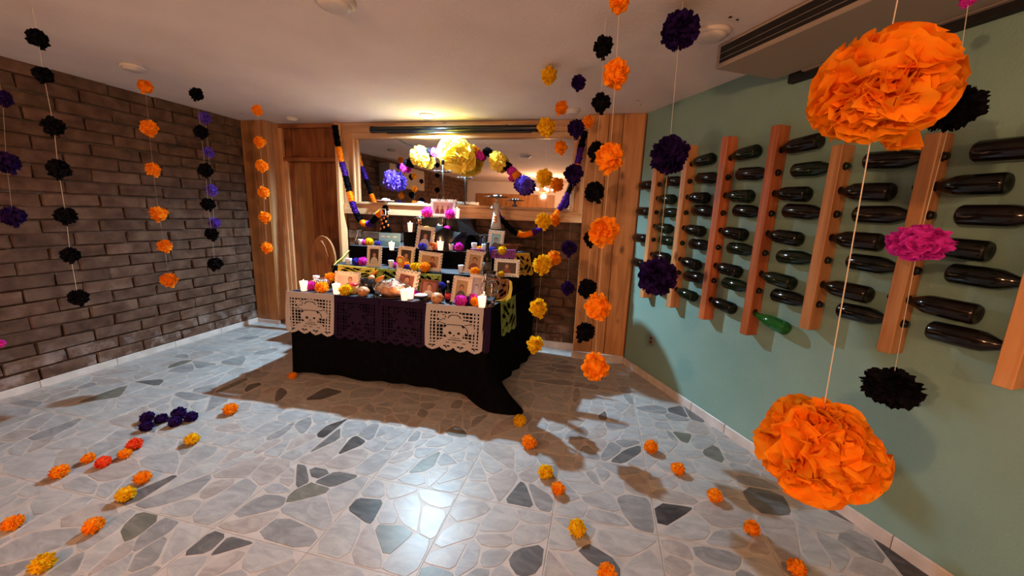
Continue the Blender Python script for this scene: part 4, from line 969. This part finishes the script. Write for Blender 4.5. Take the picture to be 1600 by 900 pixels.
# salt bowl
P = atY(658,474,2.87); e = lobj('salt_bowl', [(.030,0),(.030,.006),(.012,.012),(.014,.020),(.045,.034),(.064,.052),(.060,.054),(.040,.044),(0,.042)], M['clay_d'], (P.x,2.87,TZ), 'dark footed bowl of white salt on the altar front', 'bowl')
m = MB(); m.lathe([(.060,.050),(.045,.060),(.02,.066),(0,.067)], 20); m.obj('salt', M['salt'], e, True)
# glass jug
P = atY(764,478,2.92); P = Vector((P.x,2.92,TZ)); e = empty('glass_jug', P, 'large clear cut-glass jug at the right of the altar table', 'jug')
m = MB(); m.lathe([(.042,0),(.046,.006),(.050,.03),(.066,.10),(.072,.15),(.066,.185),(.048,.205),(.044,.215),(.046,.26),(.056,.285),(.052,.285),(.042,.262),(.040,.215),(.045,.202),(.062,.183),(.067,.15),(.061,.10),(.045,.032),(.0,.02)], 16); m.obj('body', M['glass'], e, True)
m = MB(); m.lathe([(.050,.198),(.054,.205),(.050,.212)], 20); m.obj('collar', M['glass'], e, True)
m = MB(); m.tube([(.050,0,.25),(.085,0,.235),(.095,0,.19),(.080,0,.14),(.066,0,.11)], .007, 10); m.obj('handle', M['glass'], e, True)
# carafe on the left
P = atY(552,384,3.68); e = empty('carafe', (-2.50,3.68,1.121), 'clear glass carafe against the brick, back left of altar', 'carafe')
m = MB(); m.lathe([(.05,0),(.056,.01),(.050,.05),(.028,.11),(.022,.14),(.030,.17),(.026,.17),(.019,.14),(.024,.11),(.045,.05),(.05,.012),(0,.008)], 20); m.obj('body', M['glass'], e, True)
# bottles
def sbottle(px, py, y, zb, r_, h_, mat, label, capmat=None, lab=None):
    P = atY(px,py,y); e = empty('drink_bottle', (P.x,y,zb), label, 'bottle'); m = MB()
    m.lathe([(r_*.9,0),(r_,.006),(r_,h_*.52),(r_*.85,h_*.60),(r_*.38,h_*.70),(r_*.34,h_*.95),(r_*.4,h_*.96),(r_*.38,h_)], 20); m.obj('body', mat, e, True)
    if capmat: m = MB(); m.lathe([(r_*.42,h_*.93),(r_*.42,h_*1.005),(0,h_*1.01)], 14); m.obj('cap', capmat, e, True)
    if lab: m = MB(); m.lathe([(r_*1.01,h_*.12),(r_*1.01,h_*.42)], 20); m.obj('paper_label', lab, e, True)
sbottle(761,427,3.24,FT,.038,.29,M['bottle_br'],'tall dark liquor bottle on the lower tier, right', M['blackpl'], M['shirt_g'])
sbottle(692,362,3.74,1.271,.020,.155,M['bottle_br'],'small brown bottle below the summit photo')
sbottle(700,466,2.96,TZ,.026,.17,M['bottle'],'small black bottle with a red label beside tall man frame', M['frame'], M['red'])
sbottle(689,466,3.0,TZ,.024,.12,M['bottle'],'short black bottle behind the pale bread roll')
# black mug and clay pots
P = atY(574,452,3.02); e = lobj('black_mug', [(.045,0),(.055,.01),(.060,.06),(.056,.125),(.052,.125),(.054,.06),(.045,.015),(0,.012)], M['clay_d'], (P.x,3.02,TZ), 'glossy black mug left of the big bread', 'mug', part='cup')
m = MB(); m.tube([(.055,0,.10),(.085,0,.09),(.085,0,.05),(.058,0,.035)], .007, 8); m.obj('handle', M['clay_d'], e, True)
P = atY(586,452,3.06); lobj('clay_pot', [(.03,0),(.055,.03),(.06,.06),(.045,.09),(.05,.10),(.046,.10),(0,.08)], M['clay_d'], (P.x,3.06,TZ), 'round dark clay pot right of the black mug', 'pot')
P = atY(757,388,3.72); e = lobj('clay_jar', [(.035,0),(.05,.03),(.055,.08),(.05,.13),(.060,.16),(.056,.163),(.046,.13),(0,.11)], M['clay_d'], (P.x,3.72,1.121), 'dark glazed clay jar behind the lamplit frame', 'jar')
P = atY(795,387,3.68); e = lobj('clay_casserole', [(.05,0),(.09,.02),(.115,.055),(.12,.085),(.128,.092),(.120,.094),(.108,.075),(.06,.025),(0,.02)], M['clay'], (P.x,3.66,1.121), 'brown glazed clay casserole dish at the right of middle tier', 'dish')
for s in (-1,1): m = MB(); m.tube([(s*.115,-.02,.075),(s*.145,-.01,.082),(s*.145,.01,.082),(s*.115,.02,.075)], .008, 8); m.obj('handle', M['clay'], e, True)
P = atY(677,393,3.55); e = lobj('amber_tumbler', [(.030,0),(.034,.01),(.040,.07),(.037,.07),(.031,.012),(0,.010)], M['amber'], (P.x,3.55,1.121), 'amber glass tumbler left of the middle candle', 'tumbler', part='glass')
# wrapped jar, candy jar, fruit
P = atY(504,446,2.98); e = empty('wrapped_jar', (P.x,2.98,TZ), 'round jar wrapped in silver and blue ribbon at altar left', 'jar'); m = MB(); m.ball((0,0,.055), .06, 20, (1.1,.9,.9), .1); m.obj('jar', M['clay'], e, True)
m = MB()
for k in range(7): m.tube([(-.062+.02*k,-.052+.01*abs(k-3),.03+.01*(k%3)),(-.05+.02*k,-.058+.01*abs(k-3),.065),(-.055+.02*k,-.035,.095)], .006, 6)
m.obj('ribbon', M['silver'], e, True); m = MB(); m.tube([(-.055+.035*cos(a/2),-.05,.05+.035*sin(a/2)) for a in range(13)], .006, 8); m.obj('ring_handle', M['brass'], e, True)
P = atY(553,458,2.92); e = empty('candy_jar', (P.x,2.92,TZ), 'small clear candy jar with a red and white lid', 'jar'); m = MB(); m.lathe([(.028,0),(.042,.02),(.044,.05),(.036,.075),(0,.076)], 18); m.obj('candies', M['apple'], e, True)
m = MB(); m.lathe([(.036,.072),(.038,.078),(.038,.092),(0,.094)], 18); m.obj('lid', M['red'], e, True)
P = atY(581,440,3.08); e = empty('apple', (P.x,3.08,TZ+.09), 'pale yellow apple on the dark pot beside the mug', 'fruit'); m = MB(); m.ball((0,0,.03), .032, 16, (1,1,.9)); m.obj('skin', M['apple'], e, True)
m = MB(); m.tube([(0,0,.055),(.003,0,.068)], .002, 5); m.obj('stem', M['hole'], e)
P = atY(592,444,3.05); e = empty('squash', (P.x,3.05,TZ+.07), 'slim orange and yellow squash leaning above the big bread', 'fruit'); m = MB(); m.tube([(-.03,0,.02),(-.012,0,.035),(.012,0,.052),(.04,0,.075),(.052,0,.084)], [.014,.026,.024,.015,.008], 12); m.obj('skin', M['orange_gloss'], e, True)
m = MB(); m.tube([(.05,0,.082),(.062,0,.092)], .004, 6); m.obj('stem', M['green_tissue'], e)
P = atY(583,421,3.12); e = empty('chilli_pepper', (P.x,3.12,.90), 'orange-red pepper lying at the yellow banner right end', 'fruit'); m = MB(); m.tube([(-.04,0,-.01),(-.01,0,.006),(.025,0,.03),(.045,0,.045)], [.004,.012,.013,.006], 10); m.obj('skin', M['orange_gloss'], e, True)
m = MB(); m.tube([(.045,0,.045),(.055,0,.055)], .003, 6); m.obj('stem', M['green_tissue'], e)
# varnished arched board standing beside the altar
a = atY(487,372,3.85); b = atY(523,372,3.85); w = (b.x-a.x)/2; cx = (a.x+b.x)/2; zt = atY(505,369,3.85).z
e = empty('arched_chair_back', (cx,3.85,0), 'glossy varnished arched wooden chair back left of the altar', 'chair')
pts = []; hh = zt-.62
for k in range(25):
    t = pi*k/24; pts.append((w*cos(t), zt-w*1.7+w*1.7*sin(t)))
pts = [(w,.45)]+pts+[(-w,.45)]; n = len(pts); m = MB()
m.add([(x,-.012,z) for x,z in pts]+[(x,.012,z) for x,z in pts], [tuple(range(n))[::-1], tuple(range(n,2*n))]+[(i,(i+1)%n,(i+1)%n+n,i+n) for i in range(n)]); o = m.obj('panel', M['gloss'], e)
m = MB(); m.tube([(x,-.014,z) for x,z in pts], .007, 8); m.obj('rim', M['gloss'], e, True)
m = MB(); m.tube([(-w*.35,-.018,zt-.05),(-.0,-.022,zt-.06),(w*.25,-.022,zt-.12),(w*.45,-.02,zt-.22),(w*.42,-.018,zt-.32)], [.004,.010,.006,.008,.003], 8); m.obj('highlight_scroll', M['gloss'], e, True)  # raised scroll modelled in place of the glossy highlight
m = MB(); m.bbox((-w,-.35,.42),(w,.0,.45), .006); m.obj('seat', M['gloss'], e)
for sx in (-1,1):
    for yy in (-.33,-.02): m = MB(); m.tube([(sx*w*.85,yy,0),(sx*w*.85,yy,.43)], .016, 10); m.obj('leg', M['gloss'], e, True)

# ------------------------------------------------------------------ skeleton dolls
def doll(P, h, label, hatmat, bodymats, dots=False, arm=True, brim=.085):
    e = empty('skeleton_doll', P, label, 'figurine')
    m = MB(); m.lathe([(.045*h/.3,0),(.05*h/.3,.01*h),(.035*h/.3,.30*h),(.026*h/.3,.5*h),(.018*h/.3,.56*h),(.026*h/.3,.62*h),(.030*h/.3,.70*h),(.024*h/.3,.76*h),(.010*h/.3,.79*h)], 18, sy=.7); m.obj('dress', bodymats[0], e, True)
    if dots:
        m = MB()
        for k in range(9):
            a = -pi/2+(.9*((k*37 % 5)-2)/2); z = (.08+.055*k)*h; rr_ = (.049-.016*(z/h)/.5)*h/.3; m.ball((rr_*cos(a),rr_*sin(a)*.7,z), .013, 10, (1,.35,1.1))
        m.obj('dress_dots', M['doll_or'], e, True)
    m = MB(); m.tube([(0,0,.77*h),(0,0,.83*h)], .006, 8); m.obj('neck', M['bone'], e, True)
    m = MB(); m.ball((0,0,.86*h), .019, 16, (1,1,1.25)); m.ball((0,-.006,.835*h), .012, 10, (1,1,.8)); hd = m.obj('skull', M['bone'], e, True)
    m = MB()
    for s in (-1,1): m.ball((s*.007,-.0175,.865*h), .0045, 8)
    m.ball((0,-.019,.85*h), .002, 6); m.obj('eye_sockets', M['hole'], hd)
    m = MB(); m.lathe([(.018,.905*h),(brim*.7,.90*h),(brim,.915*h),(brim*.98,.925*h),(brim*.6,.915*h),(.03,.925*h),(.028,.96*h),(.018,.985*h),(0,.99*h)], 24); ht = m.obj('hat', hatmat, e, True)
    m = MB()
    for k in range(5): a = k*1.2; m.ball((.035*cos(a)+.01,.035*sin(a),.945*h), .010, 8)
    m.obj('hat_flowers', bodymats[1], ht, True)
    if arm:
        for s in (-1,1): m = MB(); m.tube([(s*.028*h/.3,0,.70*h),(s*.045*h/.3,-.01,.60*h),(s*.02*h/.3,-.045,.60*h)], [.009,.007,.006], 8); m.obj('arm', bodymats[2], e, True)
    return e
A = atY(603,362,3.80); T = atY(603,309,3.80); zb = 1.121; lift = A.z
m = MB(); m.bbox((-.05,-.045,0),(.05,.045,max(.03,A.z-zb)), .004); o = m.obj('black_box', M['cloth'], loc=(A.x,3.80,zb)); tag(o, 'small black box under the doll with orange dotted dress', 'box')
D1 = doll(Vector((A.x,3.80,zb+max(.03,A.z-zb))), T.z-A.z, 'skeleton doll in pink hat and black dress with orange dots', M['hatpink'], (M['cloth'],M['hatpink'],M['bone']), dots=True, brim=.095)
m = MB(); c0 = Vector((.01,-.06,.58*(T.z-A.z))); 
for q in (((-.03,-.004,-.035),(.03,.004,-.027)),((-.03,-.004,.027),(.03,.004,.035)),((-.03,-.004,-.027),(-.022,.004,.027)),((.022,-.004,-.027),(.03,.004,.027))): m.bbox(Vector(q[0])+c0, Vector(q[1])+c0, .002)
m.obj('held_frame', M['frame_b'], D1)
A = atY(775,358,3.80); T = atY(772,303,3.80); zb = 1.121
m = MB(); m.bbox((-.05,-.045,0),(.05,.045,max(.03,A.z-zb)), .004); o = m.obj('black_box', M['cloth'], loc=(A.x,3.80,zb)); tag(o, 'small black box under the tall black-hatted doll', 'box')
D2 = doll(Vector((A.x,3.80,zb+max(.03,A.z-zb))), T.z-A.z, 'skeleton doll in a wide black and white hat, right of the summit', M['blackpl'], (M['bone'],M['frame_b'],M['bone']), brim=.125)
m = MB()
for k in range(3): m.ball((0,-.04,.25*.3+.025*k), .016, 8, (1.2,.5,.8))
m.obj('orange_sash', M['doll_or'], D2, True)
A = atY(655,358,3.60)
D3 = doll(Vector((A.x,3.61,zA)), .15, 'small brown figure in a wide black hat on the black box', M['satin'], (M['clay'],M['clay'],M['clay']), arm=True, brim=.06)

# ------------------------------------------------------------------ iron cross candelabrum behind the summit
P = atY(692,312,3.87); zt = atY(692,250,3.87).z; zc_ = atY(692,268,3.87).z
e = empty('iron_candelabrum', (P.x,3.87,1.431), 'black wrought-iron candelabrum with a cross arm behind the summit photo', 'candelabrum')
h = zt-1.431; m = MB(); m.tube([(0,0,0),(0,0,h)], .009, 10); m.obj('pole', M['iron'], e, True)
m = MB()
for k in range(26): m.ball((.006,-.008,.02+k*(h*.8)/26), .0055, 6)
m.obj('chain', M['brass'], e, True)
m = MB(); w = .085; m.tube([(-w,0,zc_-1.431),(-.03,0,zc_-1.431-.008),(0,0,zc_-1.431),(.03,0,zc_-1.431-.008),(w,0,zc_-1.431)], .007, 8); m.obj('cross_arm', M['iron'], e, True)
for x in (-w,-.04,.04,w): m = MB(); m.lathe([(.006,zc_-1.431-.004),(.018,zc_-1.431+.004),(.02,zc_-1.431+.010),(0,zc_-1.431+.008)], 14); m.v = [(a_+x,b_,c_) for a_,b_,c_ in m.v]; m.obj('drip_pan', M['silver'], e, True)
m = MB(); m.lathe([(.010,h-.05),(.016,h-.045),(.016,h),(.012,h+.004)], 12); m.obj('socket', M['iron'], e, True)
m = MB(); m.lathe([(.07,0),(.07,.008),(.01,.014)], 20); m.obj('foot', M['iron'], e, True)

# ------------------------------------------------------------------ pompom arch
arch = [(612,282,31,'violet'),(631,262,15,'magenta'),(636,255,14,'black'),(656,245,34,'yellow'),(670,237,14,'black'),(679,238,15,'magenta'),(713,243,62,'yellow',BIGY),(739,235,17,'orange'),(750,243,15,'magenta'),(761,237,15,'black'),(777,252,30,'yellow'),
        (792,260,15,'black'),(799,267,16,'magenta'),(806,274,15,'orange'),(798,279,9,'magenta'),(818,289,32,'violet')]
AP = []; aw = ['at the left foot of the arch','second up the left arm of the arch','between magenta and yellow on the left of the arch','middle-sized, on the left arm of the arch','left of the magenta next to the giant yellow','left of the giant yellow one','giant, at the crown of the arch','right behind the giant yellow one','just right of the crown of the arch','left of the right middle-sized yellow','middle-sized, on the right arm of the arch','below the right yellow on the arch','below the black on the right arm of the arch','next to the right end violet of the arch','tiny, dangling from the right arm','at the right foot of the arch']
MY = [pom_mesh('paper_pompom', M['lemon'], 400+k, 170, 3, 4, .40, tail=False, flat=.9, core_r=.7) for k in range(2)]
MV = [pom_mesh('paper_pompom', M['violet'], 410+k, 190, 3, 4, .30, tail=False, flat=.92, core_r=.75) for k in range(2)]
for k, it in enumerate(arch):
    y = 4.135 if it[2] > 25 else 4.165
    if it[2] > 50: y = 4.06
    P = atY(it[0],it[1],y); rad = it[2]/2/F*(P-EYE).dot(fw); me = it[4] if len(it) > 4 else (MY[k % 2] if it[3] == 'yellow' else MV[k % 2] if it[3] == 'violet' else FM[it[3]][k % 2])
    pom(me, P, rad*1.05, it[3], '%s paper pompom %s' % (CW[it[3]], aw[k]), 'pompoms of the arch before the mirror', rot=(0,PRn.uniform(0,6),0), sc=(1,.6,1)); 
    if k != 14: AP.append(P)
m = MB(); m.tube(AP, .003, 6); tag(m.obj('arch_wire', M['iron']), 'thin dark wire carrying the pompom arch before the mirror', 'wire')

# ------------------------------------------------------------------ paper rope garlands
def rope(pts, y0, y1, segs, label):
    P = [atY(a,b,y0+(y1-y0)*i/(len(pts)-1)) for i,(a,b) in enumerate(pts)]; e = empty('paper_garland', P[0], label, 'garland', 'paper rope garlands')
    # resample
    L = [0]
    for i in range(1,len(P)): L.append(L[-1]+(P[i]-P[i-1]).length)
    def at(s):
        s *= L[-1]
        for i in range(1,len(P)):
            if s <= L[i]+1e-9: t = (s-L[i-1])/(L[i]-L[i-1]); return P[i-1].lerp(P[i],t)
        return P[-1]
    tot = sum(w for _,w in segs); s = 0; names = {'black':'black_section','purple':'purple_section','orange':'orange_section'}; rr_ = random.Random(9)
    for col, w in segs:
        s1 = s+w/tot; n = 14; m = MB(); ln = (s1-s)*L[-1]; pts_ = [at(s+(s1-s)*k/n) for k in range(n+1)]
        # ruffled rope: core + frilled collars
        m.tube(pts_, .024, 8)
        cnt = max(4, int(ln/.012))
        for k in range(cnt):
            c = at(s+(s1-s)*(k+.5)/cnt); d = (at(min(1,s+(s1-s)*(k+1)/cnt))-at(s+(s1-s)*k/cnt)).normalized(); a = d.orthogonal().normalized(); b = d.cross(a); N_ = 12; v = []; 
            for q in range(N_):
                an = 2*pi*q/N_; r1 = .022; r2 = .036+rr_.uniform(-.004,.004); v.append(c+(a*cos(an)+b*sin(an))*r1)
                v.append(c+(a*cos(an)+b*sin(an))*r2+d*rr_.uniform(-.006,.006))
            m.add(v, [(2*q,2*q+1,(2*q+3)%(2*N_),(2*q+2)%(2*N_)) for q in range(N_)])
        mt = {'black':M['black'],'purple':M['rope_purple'],'orange':M['orange']}[col]
        local(m.obj(names[col], mt, smooth=False), e); s = s1
    return e
rope([(523,196),(528,225),(533,250),(540,275),(546,300),(553,325),(560,340),(568,349),(577,350),(586,342),(593,333),(599,330)], 4.06, 3.88,
     [('black',30),('orange',21),('purple',20),('black',22),('orange',14),('purple',18),('black',14),('orange',11),('purple',9),('black',14),('orange',13)], 'left rope garland of black, orange and purple paper down to dotted doll')
rope([(914,205),(909,225),(905,245),(901,262),(896,282),(887,303),(877,322),(866,338),(852,352),(835,363),(818,368),(803,363),(790,350),(780,338),(774,328)], 4.05, 3.86,
     [('black',22),('purple',22),('orange',12),('black',28),('purple',26),('orange',18),('black',8),('purple',22),('orange',22),('black',30),('purple',16)], 'right rope garland of black, purple and orange paper to black-hatted doll')

# ------------------------------------------------------------------ room behind the viewer, seen in the mirror
rp = [(XL+.02,-2.6),(-2.6,-1.7),(-1.7,-.8),(-.8,.1),(.1,1.0),(1.0,1.9),(1.9,2.8),(2.8,3.7)]
for k in range(26):
    x = XL+.3+k*.28
    if x > xr-.3: break
    if -1.6 < x < -.6: continue
    plank(x+g, x+.28-g, YB+.002, YB+.022, .02, 2.1, M['pine'], wf)
for i, c in enumerate(CHAND):
    e = empty('chandelier', c, 'brass chandelier with warm lit bulbs behind the viewer, %s' % ('left' if i == 0 else 'right'), 'chandelier', 'chandeliers behind the viewer')
    m = MB(); m.tube([(0,0,H-c.z),(0,0,0)], .008, 8); m.obj('rod', M['brass'], e, True); m = MB(); m.lathe([(.02,-.05),(.045,0),(.03,.05),(.01,.07)], 14); m.obj('hub', M['brass'], e, True)
    for k in range(5):
        a = 2*pi*k/5; d = Vector((cos(a),sin(a),0)); m = MB(); m.tube([d*.02,d*.12-Vector((0,0,.03)),d*.22+Vector((0,0,.02))], .006, 6); ar = m.obj('arm', M['brass'], e, True)
        m = MB(); m.ball(d*.22+Vector((0,0,.055)), .034, 12); m.obj('bulb', M['bulb'], ar, True)
e = empty('wall_air_conditioner', (XL,.75,2.15), 'beige box air conditioner high on the brick wall behind the viewer', 'air conditioner')
m = MB(); m.bbox((0.005,-.75,-.22),(.24,.75,.22), .01); m.obj('housing', M['cream'], e)
m = MB(); m.bbox((.23,.40,-.05),(.245,.52,.10), .004); m.obj('vent', M['dark'], e)
